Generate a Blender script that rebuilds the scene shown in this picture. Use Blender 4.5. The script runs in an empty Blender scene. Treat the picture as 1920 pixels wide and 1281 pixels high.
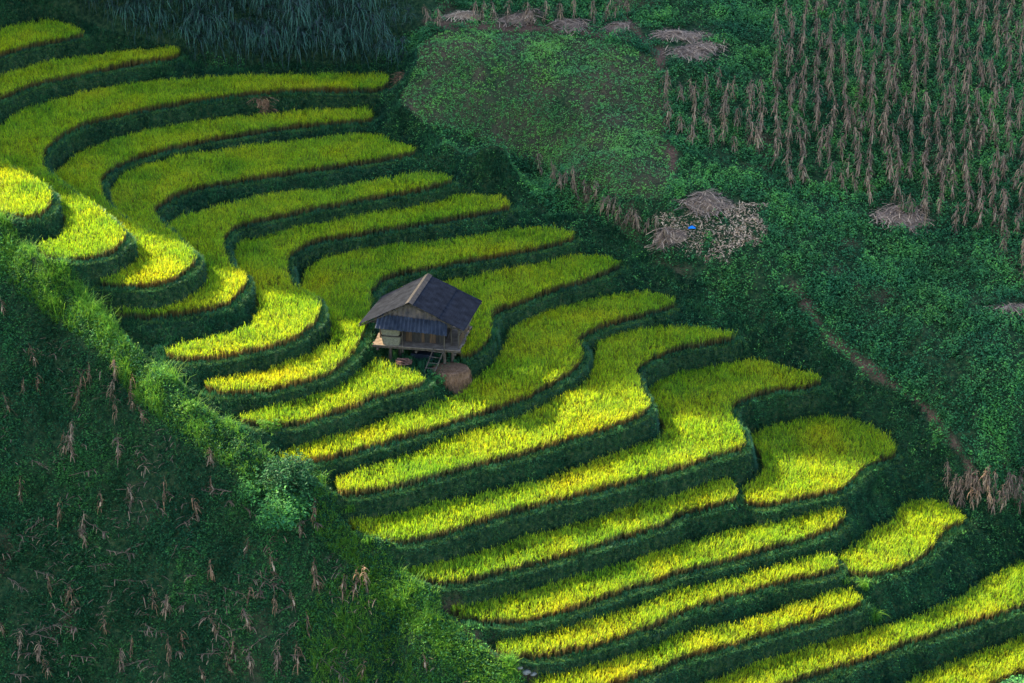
import bpy, math, random
import numpy as np
from mathutils import Vector
R = math.radians
rs = np.random.RandomState(7)
random.seed(7)
scn = bpy.context.scene
COL = scn.collection

# ------------------------------------------------------------------ camera
PITCH = R(24.0); DIST = 110.0; FPX = 4180.0
cp, sp = math.cos(PITCH), math.sin(PITCH)
CAM = np.array([0.0, -DIST * cp, DIST * sp])
cam_d = bpy.data.cameras.new('camera')
cam_d.sensor_width = 36.0; cam_d.lens = FPX / 1920 * 36.0
cam_d.clip_start = 1.0; cam_d.clip_end = 3000.0
cam = bpy.data.objects.new('camera', cam_d); COL.objects.link(cam)
cam.location = CAM.tolist(); cam.rotation_euler = (math.pi / 2 - PITCH, 0, 0)
scn.camera = cam
scn.render.resolution_x = 1024; scn.render.resolution_y = 683

# ------------------------------------------------------------------ sun and sky
SUN_EL = R(35.0)
SUN_H = np.array([-0.84, 0.5426])          # horizontal direction towards the sun
SUN = np.array([SUN_H[0] * math.cos(SUN_EL), SUN_H[1] * math.cos(SUN_EL), math.sin(SUN_EL)])
sd = bpy.data.lights.new('sun', 'SUN'); sd.energy = 5.0; sd.angle = R(0.55); sd.color = (1.0, 0.86, 0.55)
so = bpy.data.objects.new('sun', sd); COL.objects.link(so); so.location = (-80, 60, 90)
so.rotation_euler = Vector(SUN.tolist()).to_track_quat('Z', 'Y').to_euler()
w = bpy.data.worlds.new('World'); scn.world = w; w.use_nodes = True
nt = w.node_tree
sky = nt.nodes.new('ShaderNodeTexSky'); sky.sky_type = 'NISHITA'; sky.sun_disc = False
sky.sun_elevation = SUN_EL; sky.sun_rotation = math.atan2(SUN_H[0], SUN_H[1])
bgn = nt.nodes['Background']; bgn.inputs['Strength'].default_value = 0.15
nt.links.new(sky.outputs[0], bgn.inputs['Color'])
scn.view_settings.view_transform = 'Standard'; scn.view_settings.look = 'None'
scn.view_settings.exposure = 2.02; scn.view_settings.gamma = 1.0

# ------------------------------------------------------------------ camera maths
def unproj(px, py, z):
    "world point at height z seen at photo pixel (px, py)"
    px = np.asarray(px, float); py = np.asarray(py, float); z = np.asarray(z, float)
    a = (px - 960.0) / FPX; b = (640.5 - py) / FPX
    dx = a; dy = cp + b * sp; dz = -sp + b * cp
    t = (z - CAM[2]) / dz
    return np.stack([CAM[0] + dx * t, CAM[1] + dy * t, z + 0 * t], -1)
def proj(P):
    d = P - CAM
    dep = d[..., 1] * cp - d[..., 2] * sp
    up = d[..., 1] * sp + d[..., 2] * cp
    return 960 + FPX * d[..., 0] / dep, 640.5 - FPX * up / dep
def smooth_poly(p, n=4):
    p = np.array(p, float); N = len(p); out = []
    for i in range(N):
        a, b, c, d = p[i - 1], p[i], p[(i + 1) % N], p[(i + 2) % N]
        for k in range(n):
            t = k / n
            out.append(0.5 * ((2 * b) + (-a + c) * t + (2 * a - 5 * b + 4 * c - d) * t * t + (-a + 3 * b - 3 * c + d) * t ** 3))
    return np.array(out)
def inside(poly, X, Y):
    r = np.zeros(X.shape, bool)
    x0, y0 = poly[-1]
    for x1, y1 in poly:
        if y0 != y1:
            c = ((y1 > Y) != (y0 > Y)) & (X < (x0 - x1) * (Y - y1) / (y0 - y1) + x1)
            r ^= c
        x0, y0 = x1, y1
    return r

# ------------------------------------------------------------------ rice terraces (outline of the rice tops, height of the paddy)
RH = 0.65
T = {}
T['1'] = (7.30, [(-70,70),(0,50),(50,38),(100,33),(150,50),(147,56),(100,65),(50,76),(0,90),(-70,115)])
T['2'] = (6.15, [(-70,175),(0,138),(60,117),(133,105),(233,90),(330,84),(322,96),(233,110),(133,131),(60,147),(0,172),(-70,210)])
T['A'] = (6.10, [(-70,260),(0,289),(33,308),(78,332),(94,353),(88,377),(62,392),(38,393),(0,387),(-70,380)])
T['3'] = (5.10, [(-70,275),(0,230),(43,200),(100,183),(200,157),(300,145),(433,137),(560,133),(718,133),(712,155),(640,157),(533,158),(433,167),(333,182),(250,197),(167,217),(117,240),(83,270),(80,300),(107,325),(142,352),(165,365),(180,378),(207,400),(230,420),(235,432),(213,453),(187,465),(133,472),(93,469),(73,455),(80,447),(100,442),(117,427),(123,417),(122,402),(108,382),(90,365),(50,350),(-70,310)])
T['4'] = (3.95, [(692,200),(640,198),(500,208),(400,218),(317,230),(233,250),(167,270),(133,290),(112,312),(100,330),(125,360),(160,382),(195,410),(222,432),(240,442),(250,452),(263,472),(263,478),(233,495),(193,512),(190,517),(233,522),(293,518),(327,508),(352,490),(367,470),(358,459),(343,447),(320,438),(290,425),(255,408),(225,392),(202,373),(188,343),(193,320),(217,300),(267,280),(333,263),(400,248),(533,228),(640,217),(692,213)])
T['5'] = (3.40, [(773,268),(740,258),(700,245),(640,248),(500,263),(400,277),(333,287),(267,303),(227,323),(210,343),(198,368),(215,395),(260,420),(300,440),(340,458),(350,455),(343,445),(328,432),(313,417),(293,397),(287,383),(317,360),(367,340),(433,328),(533,313),(640,298),(740,282),(773,275)])
T['6'] = (2.70, [(842,323),(800,315),(740,325),(640,342),(533,353),(433,373),(360,393),(333,403),(312,420),(305,432),(335,462),(355,480),(372,488),(384,497),(389,514),(385,527),(367,540),(344,554),(310,559),(260,564),(212,568),(212,575),(260,580),(310,577),(360,570),(394,564),(427,554),(447,537),(460,518),(455,503),(444,495),(436,490),(429,481),(421,455),(417,442),(431,419),(450,410),(500,397),(567,383),(640,370),(707,357),(790,343),(840,330)])
T['7'] = (1.80, [(950,370),(935,362),(873,358),(807,368),(707,390),(640,403),(522,423),(472,435),(447,447),(440,463),(436,490),(440,510),(462,528),(475,540),(482,555),(483,572),(467,600),(433,615),(367,630),(317,643),(322,655),(367,657),(433,650),(500,637),(552,620),(569,607),(585,595),(597,579),(596,556),(585,540),(564,530),(547,525),(542,513),(538,487),(540,470),(564,453),(597,438),(647,430),(700,422),(773,410),(873,393),(950,377)])
T['8'] = (0.85, [(1070,428),(1040,420),(980,422),(900,435),(800,447),(700,457),(647,467),(605,480),(580,495),(567,515),(562,535),(580,555),(600,575),(612,590),(620,613),(617,630),(567,660),(500,684),(433,700),(388,708),(392,716),(433,722),(500,717),(567,700),(600,691),(619,682),(643,665),(664,642),(681,612),(696,564),(695,540),(710,517),(740,502),(807,490),(873,477),(973,459),(1070,437)])
T['9'] = (0.0, [(1160,480),(1107,472),(1040,479),(973,494),(907,507),(857,517),(813,524),(740,540),(728,552),(722,590),(740,622),(800,622),(845,640),(867,655),(900,641),(917,620),(922,584),(933,570),(973,554),(1040,530),(1107,510),(1160,486)])
T['9b'] = (0.0, [(696,672),(675,689),(637,714),(600,729),(567,740),(500,760),(457,763),(450,774),(500,781),(567,777),(600,766),(656,748),(712,727),(750,716),(787,708),(795,697),(769,683),(735,678),(712,670)])
T['10'] = (-1.05, [(1257,550),(1207,540),(1140,547),(1083,560),(1023,577),(973,594),(957,614),(940,654),(923,680),(887,706),(853,734),(807,750),(740,774),(640,807),(580,822),(530,837),(530,848),(580,850),(640,837),(740,810),(840,780),(923,754),(983,734),(1007,720),(1057,694),(1087,667),(1093,644),(1083,624),(1097,614),(1140,594),(1207,577),(1260,560)])
T['11'] = (-1.80, [(1367,614),(1280,604),(1207,607),(1140,627),(1117,644),(1113,677),(1100,707),(1067,727),(1023,750),(940,780),(840,814),(783,838),(700,865),(635,888),(632,903),(640,912),(707,905),(773,890),(873,863),(973,837),(1040,817),(1107,797),(1180,774),(1213,754),(1213,737),(1197,704),(1193,680),(1223,660),(1280,638),(1367,624)])
T['12'] = (-3.05, [(1537,697),(1480,684),(1413,670),(1347,677),(1280,690),(1230,708),(1218,723),(1217,743),(1235,773),(1247,795),(1238,814),(1205,824),(1100,862),(1040,885),(940,911),(840,934),(740,954),(657,966),(664,980),(690,994),(740,1001),(807,992),(873,971),(940,951),(1040,924),(1107,907),(1207,881),(1280,862),(1330,843),(1364,834),(1392,827),(1395,807),(1390,790),(1377,779),(1373,765),(1376,748),(1397,735),(1430,722),(1500,713),(1537,706)])
T['13'] = (-4.33, [(1373,897),(1355,892),(1313,903),(1280,916),(1173,944),(1073,977),(973,1004),(873,1034),(773,1051),(755,1057),(770,1068),(807,1077),(873,1074),(940,1057),(1040,1031),(1140,1001),(1240,971),(1280,948),(1330,937),(1363,927),(1380,917)])
T['13b'] = (-4.60, [(1405,812),(1427,800),(1480,784),(1547,774),(1613,784),(1663,807),(1682,830),(1673,842),(1640,855),(1613,867),(1580,901),(1513,917),(1447,931),(1397,926),(1389,912),(1413,892),(1427,880),(1432,862),(1422,837)])
T['14'] = (-5.50, [(1580,947),(1547,944),(1480,964),(1413,977),(1347,994),(1280,1012),(1173,1047),(1073,1074),(973,1104),(907,1121),(847,1129),(855,1140),(890,1148),(957,1151),(1040,1137),(1140,1101),(1240,1071),(1280,1057),(1380,1031),(1480,1004),(1547,984),(1582,961)])
T['15'] = (-6.25, [(1570,1041),(1547,1031),(1480,1047),(1380,1074),(1280,1097),(1240,1110),(1140,1143),(1040,1170),(973,1185),(930,1193),(928,1203),(945,1212),(990,1216),(1073,1206),(1140,1186),(1240,1152),(1280,1133),(1380,1101),(1480,1074),(1547,1061),(1572,1051)])
T['15b'] = (-6.50, [(1574,1036),(1595,1019),(1641,985),(1675,967),(1687,944),(1710,930),(1755,934),(1790,946),(1808,960),(1804,970),(1774,980),(1744,1017),(1710,1040),(1675,1054),(1629,1063),(1590,1059),(1574,1049)])
T['16'] = (-7.15, [(1605,1104),(1580,1101),(1480,1127),(1380,1161),(1280,1180),(1173,1216),(1073,1243),(1007,1262),(1000,1280),(1040,1300),(1100,1285),(1173,1260),(1240,1238),(1280,1219),(1380,1191),(1480,1161),(1580,1131),(1612,1118)])
T['17'] = (-8.35, [(2020,1010),(1920,1044),(1880,1061),(1847,1077),(1813,1107),(1763,1131),(1680,1161),(1580,1187),(1480,1217),(1413,1237),(1347,1264),(1300,1284),(1200,1330),(1280,1350),(1370,1310),(1447,1281),(1513,1254),(1613,1224),(1713,1187),(1813,1157),(1920,1121),(2020,1085)])
T['18'] = (-9.65, [(2020,1150),(1920,1184),(1847,1214),(1780,1237),(1730,1257),(1680,1281),(1580,1330),(1680,1360),(1760,1320),(1830,1286),(1863,1267),(1920,1247),(2020,1210)])
TW = {}
for k, (z, pl) in T.items():
    s = smooth_poly(pl, 4)
    TW[k] = (z, unproj(s[:, 0], s[:, 1], z + RH)[:, :2])

# ------------------------------------------------------------------ natural slope from control points (px, py, z)
CREST = np.array([(-200,270,8.6),(-60,375,7.0),(0,440,5.8),(50,500,4.8),(100,545,3.9),(180,600,3.1),(240,655,2.3),(300,715,1.5),(360,765,0.8),(420,808,0.2),(480,845,-0.3),(560,890,-1.0),(620,940,-1.7),(680,1000,-2.7),(730,1062,-3.6),(800,1130,-4.6),(860,1185,-5.3),(930,1240,-6.0),(985,1290,-6.7),(1060,1360,-7.6),(1160,1440,-8.8)], float)
ctrl = []
for k, (z, pl) in T.items():
    a = np.array(pl, float)[::3]
    ctrl.append(unproj(a[:, 0], a[:, 1], z + RH) - [0, 0, RH])
ctrl.append(unproj(CREST[:, 0], CREST[:, 1], CREST[:, 2]))
g = CREST.copy()                                   # gully behind the crest
gp = unproj(g[:, 0] + 14, g[:, 1] - 8, g[:, 2] - 1.1); ctrl.append(gp)
for off, in ((60,), (180,), (340,), (560,), (800,), (1000,)):
    m = CREST[(CREST[:, 1] + off < 1560)][::2]
    ctrl.append(unproj(m[:, 0], m[:, 1] + off, m[:, 2] - off / (40 * 1.34)))
free = [
 # bank between thicket, T3/T4 ends and the bean field
 (720,225,4.1),(700,235,3.9),(745,200,5.3),(760,150,6.0),(775,90,6.9),(800,55,7.5),(735,120,5.6),(765,235,4.5),
 # field and its lower edge
 (830,255,4.7),(950,285,4.1),(1080,340,3.0),(1170,400,2.2),(1245,450,1.3),(870,150,6.2),(1050,180,5.6),(1200,200,5.3),(950,60,7.4),(1150,60,7.5),(1250,110,6.8),(1250,330,3.5),(1100,260,4.3),(1230,400,2.4),
 # bank below the field
 (860,300,3.1),(960,340,2.3),(1080,400,1.5),(1180,455,0.7),(1280,530,-0.4),(1390,590,-1.2),
 # bean slope
 (1330,430,1.9),(1340,500,0.7),(1400,545,-0.1),(1480,600,-0.9),(1560,650,-1.8),(1650,720,-2.7),(1720,790,-3.5),(1790,870,-4.4),(1850,930,-5.0),(1920,990,-5.8),
 (1560,300,3.6),(1560,450,1.4),(1700,550,0.0),(1700,350,2.9),(1900,750,-2.2),(1900,500,1.2),(1900,300,4.3),(1400,300,3.7),(1400,150,6.2),(1600,100,7.1),(1800,150,6.5),
 (1250,0,8.4),(1000,0,8.4),(1500,0,8.5),(1750,0,8.7),(1950,0,9.0),(850,10,8.1),(2050,300,4.4),(2050,600,0.1),(2050,900,-4.2),
 (1000,-150,10.8),(1400,-150,11),(1900,-150,11.6),(2100,-150,11.8),(2100,0,9.2),
 # bank right of 13b / 15b, above T17
 (1700,900,-5.2),(1640,930,-5.8),(1850,1010,-6.6),(1800,1050,-7.6),(1700,1110,-7.7),(1640,1120,-7.4),(1900,1030,-7.4),(2050,960,-6.5),
 # thicket ground
 (433,118,5.7),(433,60,7.2),(433,0,8.6),(250,70,7.3),(250,0,9.0),(600,110,6.0),(600,0,8.6),(100,18,8.3),(0,25,8.6),(100,-60,10.2),(700,50,7.4),(-150,60,8.5),(-150,-80,11),
 (100,-200,12.5),(500,-150,11.5),(800,-150,11),(-250,150,8.3),(-250,300,7.6),
 (2100,1300,-12),(1800,1400,-12.6),(1500,1440,-11.6),(1250,1420,-10),
]
free = np.array(free, float)
ctrl.append(unproj(free[:, 0], free[:, 1], free[:, 2]))
ctrl = np.concatenate(ctrl)
mean = ctrl.mean(0)
def tps_fit(P, lam):
    n = len(P); xy = P[:, :2] / 20.0
    d = np.sqrt(((xy[:, None] - xy[None]) ** 2).sum(-1)) + 1e-9
    K = d * d * np.log(d) + lam * np.eye(n)
    Q = np.concatenate([np.ones((n, 1)), xy], 1)
    A = np.zeros((n + 3, n + 3)); A[:n, :n] = K; A[:n, n:] = Q; A[n:, :n] = Q.T
    s = np.linalg.solve(A, np.concatenate([P[:, 2], np.zeros(3)]))
    return xy, s
XYc, SOL = tps_fit(ctrl, 2e-4)
def tps(X, Y):
    q = np.stack([X.ravel(), Y.ravel()], 1) / 20.0
    out = np.empty(len(q)); n = len(XYc)
    for i in range(0, len(q), 20000):
        b = q[i:i + 20000]
        d = np.sqrt(((b[:, None] - XYc[None]) ** 2).sum(-1)) + 1e-9
        out[i:i + 20000] = (d * d * np.log(d)) @ SOL[:n] + SOL[n] + b @ SOL[n + 1:]
    return out.reshape(X.shape)

RES = 0.125; X0, X1, Y0, Y1 = -40.0, 40.0, -40.0, 48.0
nx = int((X1 - X0) / RES) + 1; ny = int((Y1 - Y0) / RES) + 1
gx = X0 + RES * np.arange(nx); gy = Y0 + RES * np.arange(ny)
CG = 4
cxs = gx[::CG]; cys = gy[::CG]
Zc = tps(*np.meshgrid(cxs, cys))
def upsample(Z):
    ix = np.clip(np.arange(nx) / CG, 0, Z.shape[1] - 1.001); iy = np.clip(np.arange(ny) / CG, 0, Z.shape[0] - 1.001)
    i0 = ix.astype(int); j0 = iy.astype(int); fx = ix - i0; fy = (iy - j0)[:, None]
    a = Z[j0][:, i0] * (1 - fx) + Z[j0][:, i0 + 1] * fx
    b = Z[j0 + 1][:, i0] * (1 - fx) + Z[j0 + 1][:, i0 + 1] * fx
    return a * (1 - fy) + b * fy
H = upsample(Zc)
GX, GY = np.meshgrid(gx, gy)
# smooth noise
def noise(X, Y, s, seed, oct=3):
    r = np.random.RandomState(seed); out = 0; amp = 1.0
    for o in range(oct):
        tab = r.rand(64, 64); u = X / s; v = Y / s
        i = np.floor(u).astype(int); j = np.floor(v).astype(int); fu = u - i; fv = v - j
        fu = fu * fu * (3 - 2 * fu); fv = fv * fv * (3 - 2 * fv)
        g_ = lambda a, b: tab[a % 64, b % 64]
        out = out + amp * ((g_(i, j) * (1 - fu) + g_(i + 1, j) * fu) * (1 - fv) + (g_(i, j + 1) * (1 - fu) + g_(i + 1, j + 1) * fu) * fv - .5)
        amp *= .5; s *= .5
    return out
own = np.full(H.shape, -1)                # index of the terrace a cell belongs to (rice area)
flat = np.zeros(H.shape, bool)
keys = sorted(T, key=lambda k: T[k][0])
def dilate(m, n):
    for i in range(n):
        q = m.copy()
        q[1:] |= m[:-1]; q[:-1] |= m[1:]; q[:, 1:] |= m[:, :-1]; q[:, :-1] |= m[:, 1:]
        if i % 2:
            q[1:, 1:] |= m[:-1, :-1]; q[:-1, :-1] |= m[1:, 1:]; q[1:, :-1] |= m[:-1, 1:]; q[:-1, 1:] |= m[1:, :-1]
        m = q
    return m
for i, k in enumerate(keys):
    z, pl = TW[k]
    m = inside(pl, GX, GY)
    md = dilate(m, 3)
    H[md] = z; flat[md] = True; own[md] = -1; own[m] = i
# yard under the hut
YARD = unproj(*np.array([(716,682),(722,650),(745,628),(875,630),(872,668),(850,700),(800,706),(770,694)]).T, 0.0)[:, :2]
ym = inside(YARD, GX, GY) & (own < 0); H[ym] = 0.0; flat[ym] = True
relax = dilate(flat, 10) & ~flat
fill = H.copy()
# initialise the relaxed cells quickly, then Laplace
for it in range(500):
    a = 0.25 * (np.roll(fill, 1, 0) + np.roll(fill, -1, 0) + np.roll(fill, 1, 1) + np.roll(fill, -1, 1))
    fill[relax] = a[relax]
H = fill
near = dilate(flat, 10)
bump = noise(GX, GY, 1.3, 3) * 0.34
H = H + np.where(flat, noise(GX, GY, .8, 5) * 0.03, bump * np.where(near, .35, 1.0))
CW = unproj(CREST[:, 0], CREST[:, 1], CREST[:, 2])
def wdist(X, Y, P):
    d = np.full(X.shape, 1e9); sg = np.zeros(X.shape)
    for a, b in zip(P[:-1], P[1:]):
        dx, dy = b[0] - a[0], b[1] - a[1]; t = np.clip(((X - a[0]) * dx + (Y - a[1]) * dy) / (dx * dx + dy * dy), 0, 1)
        q = np.hypot(X - a[0] - t * dx, Y - a[1] - t * dy); m = q < d
        sg = np.where(m, np.sign(dx * (Y - a[1]) - dy * (X - a[0])), sg); d = np.minimum(d, q)
    return d * sg
CD = wdist(GX, GY, CW)                  # signed distance to the crest line, + is the terrace side
H = H + .42 * np.exp(-(CD / .65) ** 2) * (1 + noise(GX, GY, 1.6, 91) * .7) * ~dilate(own >= 0, 2) - .35 * np.exp(-((CD - 1.3) / .6) ** 2) * ~dilate(flat, 3)
def hz(x, y):
    u = np.clip((np.asarray(x) - X0) / RES, 0, nx - 1.001); v = np.clip((np.asarray(y) - Y0) / RES, 0, ny - 1.001)
    i = u.astype(int); j = v.astype(int); fu = u - i; fv = v - j
    return (H[j, i] * (1 - fu) + H[j, i + 1] * fu) * (1 - fv) + (H[j + 1, i] * (1 - fu) + H[j + 1, i + 1] * fu) * fv
def on_ground(px, py):
    "march the camera ray to the terrain"
    a = (px - 960.0) / FPX; b = (640.5 - py) / FPX
    d = np.array([a, cp + b * sp, -sp + b * cp])
    t = np.arange(70, 175, 0.05); P = CAM + d * t[:, None]
    ok = (P[:, 0] > X0) & (P[:, 0] < X1) & (P[:, 1] > Y0) & (P[:, 1] < Y1)
    hit = np.where(ok & (P[:, 2] < hz(P[:, 0], P[:, 1])))[0]
    if len(hit) == 0: return P[-1]
    q = P[hit[0]]; return np.array([q[0], q[1], float(hz(q[0], q[1]))])

# ------------------------------------------------------------------ regions, as photo outlines resolved on the terrain
PXg, PYg = proj(np.stack([GX, GY, H], -1))
FIELD = [(765,100),(820,62),(900,55),(1050,65),(1180,85),(1225,110),(1240,180),(1245,260),(1262,330),(1240,375),(1170,372),(1080,330),(980,298),(900,262),(830,238),(760,222),(750,180)]
HUSK = [(1225,400),(1270,395),(1330,400),(1400,395),(1445,425),(1440,455),(1400,480),(1340,482),(1280,470),(1240,450)]
THICK = [(105,-90),(100,10),(200,60),(330,90),(420,118),(700,122),(760,70),(820,25),(830,-90)]
PATHS = [([(1240,95),(1238,160),(1246,230),(1262,300),(1262,335)], 9), ([(1480,525),(1560,640),(1640,700),(1730,760),(1800,850),(1830,900)], 10),
         ([(840,1150),(880,1188),(930,1225),(985,1275),(1000,1290)], 9), ([(40,470),(70,500),(90,515)], 6), ([(800,42),(900,52),(1000,52),(1180,70)], 7),
         ([(1160,0),(1175,40),(1225,95)], 8)]
def seg_dist(X, Y, pts):
    d = np.full(X.shape, 1e9)
    for (x0, y0), (x1, y1) in zip(pts[:-1], pts[1:]):
        dx, dy = x1 - x0, y1 - y0
        t = np.clip(((X - x0) * dx + (Y - y0) * dy) / (dx * dx + dy * dy), 0, 1)
        d = np.minimum(d, np.hypot(X - x0 - t * dx, Y - y0 - t * dy))
    return d
crest_y = np.interp(PXg, CREST[:, 0], CREST[:, 1])
fore_m = (GY < np.interp(GX, *zip(*[(p[0], p[1]) for p in unproj(CREST[:, 0], CREST[:, 1], CREST[:, 2])]))) & (PYg > crest_y - 4) & (GX < 8)
field_m = inside(np.array(FIELD, float), PXg, PYg) & ~near
husk_m = inside(np.array(HUSK, float), PXg + noise(GX, GY, 1.0, 15) * 60, PYg + noise(GX, GY, .8, 16) * 55)
HEAPS = [(1275,68,62,16),(1305,98,68,16),(1070,50,50,13),(975,38,50,12),(868,30,40,12),(1325,383,52,22),(1690,408,66,22),(1255,445,36,24),(1160,52,38,10),(1905,580,34,10),(492,194,30,8)]
heap_m = np.zeros(H.shape, bool)
for hx, hy, hw, hh_ in HEAPS: heap_m |= ((PXg - hx) / hw) ** 2 + ((PYg - hy) / hh_) ** 2 < 1.1
thick_m = inside(np.array(THICK, float), PXg, PYg)
soil = np.zeros(H.shape)
for pts, wd in PATHS:
    d = seg_dist(PXg, PYg, pts) + noise(GX, GY, .7, 11) * 10
    soil = np.maximum(soil, np.clip(1.35 - d / wd, 0, 1) * np.clip(.8 + noise(GX, GY, .9, 12) * 1.2, .15, 1))
soil[fore_m & (PYg < 1120)] *= .3
soil = np.maximum(soil, field_m * (0.28 + 0.45 * noise(GX, GY, 1.4, 13)))
patch = np.clip((noise(GX, GY, 2.0, 17) - .33) * 4, 0, 1) * (~near) * (~thick_m)
soil = np.clip(np.maximum(soil, patch * .45), 0, 1)
vis = (PXg > -240) & (PXg < 2150) & (PYg > -120) & (PYg < 1400)

# ------------------------------------------------------------------ materials
def mat(name):
    m = bpy.data.materials.new(name); m.use_nodes = True
    n = m.node_tree.nodes; l = m.node_tree.links
    return m, n, l, n['Principled BSDF']
def ramp(n, stops):
    r = n.new('ShaderNodeValToRGB'); e = r.color_ramp.elements
    e[0].position = stops[0][0]; e[0].color = (*stops[0][1], 1)
    e[1].position = stops[-1][0]; e[1].color = (*stops[-1][1], 1)
    for p, c in stops[1:-1]:
        q = e.new(p); q.color = (*c, 1)
    return r
def leaf_mat(name, stops, var, rough=.55, trans=.35, tint=(1, 1, 1), patchy=0.0, patchcol=(1, 1, 1), spec=.25):
    "colour along the blade (attribute along), varied blade by blade (attribute vary)"
    m, n, l, b = mat(name)
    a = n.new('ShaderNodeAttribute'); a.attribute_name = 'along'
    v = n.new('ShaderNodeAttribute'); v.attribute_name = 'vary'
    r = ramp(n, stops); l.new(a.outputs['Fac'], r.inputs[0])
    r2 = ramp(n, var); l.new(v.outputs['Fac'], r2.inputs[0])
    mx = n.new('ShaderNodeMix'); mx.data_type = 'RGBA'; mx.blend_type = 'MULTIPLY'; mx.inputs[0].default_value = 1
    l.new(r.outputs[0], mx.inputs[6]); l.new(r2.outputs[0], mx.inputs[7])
    out = mx.outputs[2]
    if patchy:
        tc = n.new('ShaderNodeTexCoord'); no = n.new('ShaderNodeTexNoise'); no.inputs['Scale'].default_value = patchy
        l.new(tc.outputs['Object'], no.inputs['Vector'])
        r3 = ramp(n, [(.35, (1, 1, 1)), (.68, patchcol)]); l.new(no.outputs['Fac'], r3.inputs[0])
        m2 = n.new('ShaderNodeMix'); m2.data_type = 'RGBA'; m2.blend_type = 'MULTIPLY'; m2.inputs[0].default_value = 1
        l.new(out, m2.inputs[6]); l.new(r3.outputs[0], m2.inputs[7]); out = m2.outputs[2]
    l.new(out, b.inputs['Base Color']); b.inputs['Roughness'].default_value = rough
    b.inputs['Specular IOR Level'].default_value = spec
    if trans > 0:
        t = n.new('ShaderNodeBsdfTranslucent'); l.new(out, t.inputs['Color'])
        ms = n.new('ShaderNodeMixShader'); ms.inputs[0].default_value = trans
        l.new(b.outputs[0], ms.inputs[1]); l.new(t.outputs[0], ms.inputs[2])
        l.new(ms.outputs[0], n['Material Output'].inputs['Surface'])
    return m
M_rice = leaf_mat('rice', [(0, (.13, .085, .05)), (.5, (.24, .165, .06)), (.68, (.26, .30, .025)), (.82, (.46, .60, .025)), (1, (.80, .72, .014))],
                  [(0, (.40, .68, .8)), (.5, (.9, 1, .8)), (1, (1.2, 1.0, .6))], trans=.5, patchy=.25, patchcol=(.72, .92, 1.0))
M_grass = leaf_mat('bank_grass', [(0, (.018, .075, .032)), (1, (.065, .24, .075))], [(0, (.25, .4, .5)), (.7, (1, 1, 1)), (1, (2.0, 1.5, 1))], trans=.3, patchy=.5, patchcol=(.6, .75, 1.0))
M_ledge = leaf_mat('ledge_grass', [(0, (.06, .12, .03)), (1, (.15, .30, .06))], [(0, (.5, .7, .7)), (1, (1.4, 1.2, 1))], trans=.3)  # lighter green puts the ledges' lit line into the grass colour
M_tuft = leaf_mat('tuft_grass', [(0, (.03, .10, .03)), (1, (.14, .34, .08))], [(0, (.5, .7, .7)), (.7, (1, 1, 1)), (1, (2.2, 1.3, 1))], trans=.35)
M_long = leaf_mat('long_grass', [(0, (.04, .13, .02)), (1, (.24, .50, .05))], [(0, (.5, .8, .8)), (1, (1.3, 1.1, .8))], trans=.45)
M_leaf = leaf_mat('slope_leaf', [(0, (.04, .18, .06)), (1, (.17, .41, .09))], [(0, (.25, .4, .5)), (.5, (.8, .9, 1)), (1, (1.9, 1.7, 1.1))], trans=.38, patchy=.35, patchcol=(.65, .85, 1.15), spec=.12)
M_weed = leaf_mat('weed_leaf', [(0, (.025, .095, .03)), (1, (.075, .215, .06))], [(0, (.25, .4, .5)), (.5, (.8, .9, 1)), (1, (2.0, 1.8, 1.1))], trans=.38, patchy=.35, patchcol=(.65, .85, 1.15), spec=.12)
M_seed = leaf_mat('seedling_leaf', [(0, (.11, .30, .06)), (1, (.25, .56, .12))], [(0, (.6, .8, .9)), (1, (1.5, 1.3, .9))], trans=.3, patchy=.4, patchcol=(.7, .8, 1.1))
M_cane = leaf_mat('cane_leaf', [(0, (.003, .010, .009)), (.4, (.012, .042, .032)), (1, (.065, .20, .14))], [(0, (.12, .2, .3)), (.5, (.6, .65, .7)), (1, (1.6, 1.5, 1.2))], trans=.25, rough=.4, spec=.5)  # near-black roots and bright ends paint the thicket's dark gaps and highlights
M_dry = leaf_mat('dry_leaf', [(0, (.18, .11, .07)), (1, (.33, .22, .145))], [(0, (.5, .5, .55)), (.6, (1, 1, 1)), (1, (1.5, 1.45, 1.3))], trans=.2, rough=.8)
M_dryr = leaf_mat('dry_leaf_rust', [(0, (.15, .09, .055)), (1, (.28, .16, .085))], [(0, (.5, .5, .5)), (.6, (1, 1, 1)), (1, (1.5, 1.4, 1.3))], trans=.2, rough=.8)
M_stalk = leaf_mat('dry_stalk', [(0, (.12, .085, .06)), (1, (.2, .15, .1))], [(0, (.6, .6, .6)), (1, (1.2, 1.2, 1.2))], trans=0, rough=.8)
M_straw = leaf_mat('straw', [(0, (.30, .20, .14)), (1, (.48, .33, .23))], [(0, (.2, .2, .24)), (.6, (1, 1, 1)), (1, (1.7, 1.6, 1.4))], trans=.1, rough=.85)
M_husk = leaf_mat('husk', [(0, (.42, .28, .17)), (1, (.74, .52, .34))], [(0, (.4, .35, .35)), (.6, (1, 1, 1)), (1, (1.4, 1.35, 1.3))], trans=.1, rough=.85)
M_thatch = leaf_mat('thatch', [(0, (.13, .065, .033)), (1, (.28, .15, .075))], [(0, (.4, .4, .4)), (.6, (1, 1, 1)), (1, (1.4, 1.3, 1.2))], trans=.05, rough=.9)
M_bush = leaf_mat('bush_leaf', [(0, (.018, .075, .03)), (1, (.05, .17, .06))], [(0, (.25, .4, .5)), (.7, (1, 1, 1)), (1, (2.2, 2.0, 1.8))], trans=.35, spec=.15, rough=.6)

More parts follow.
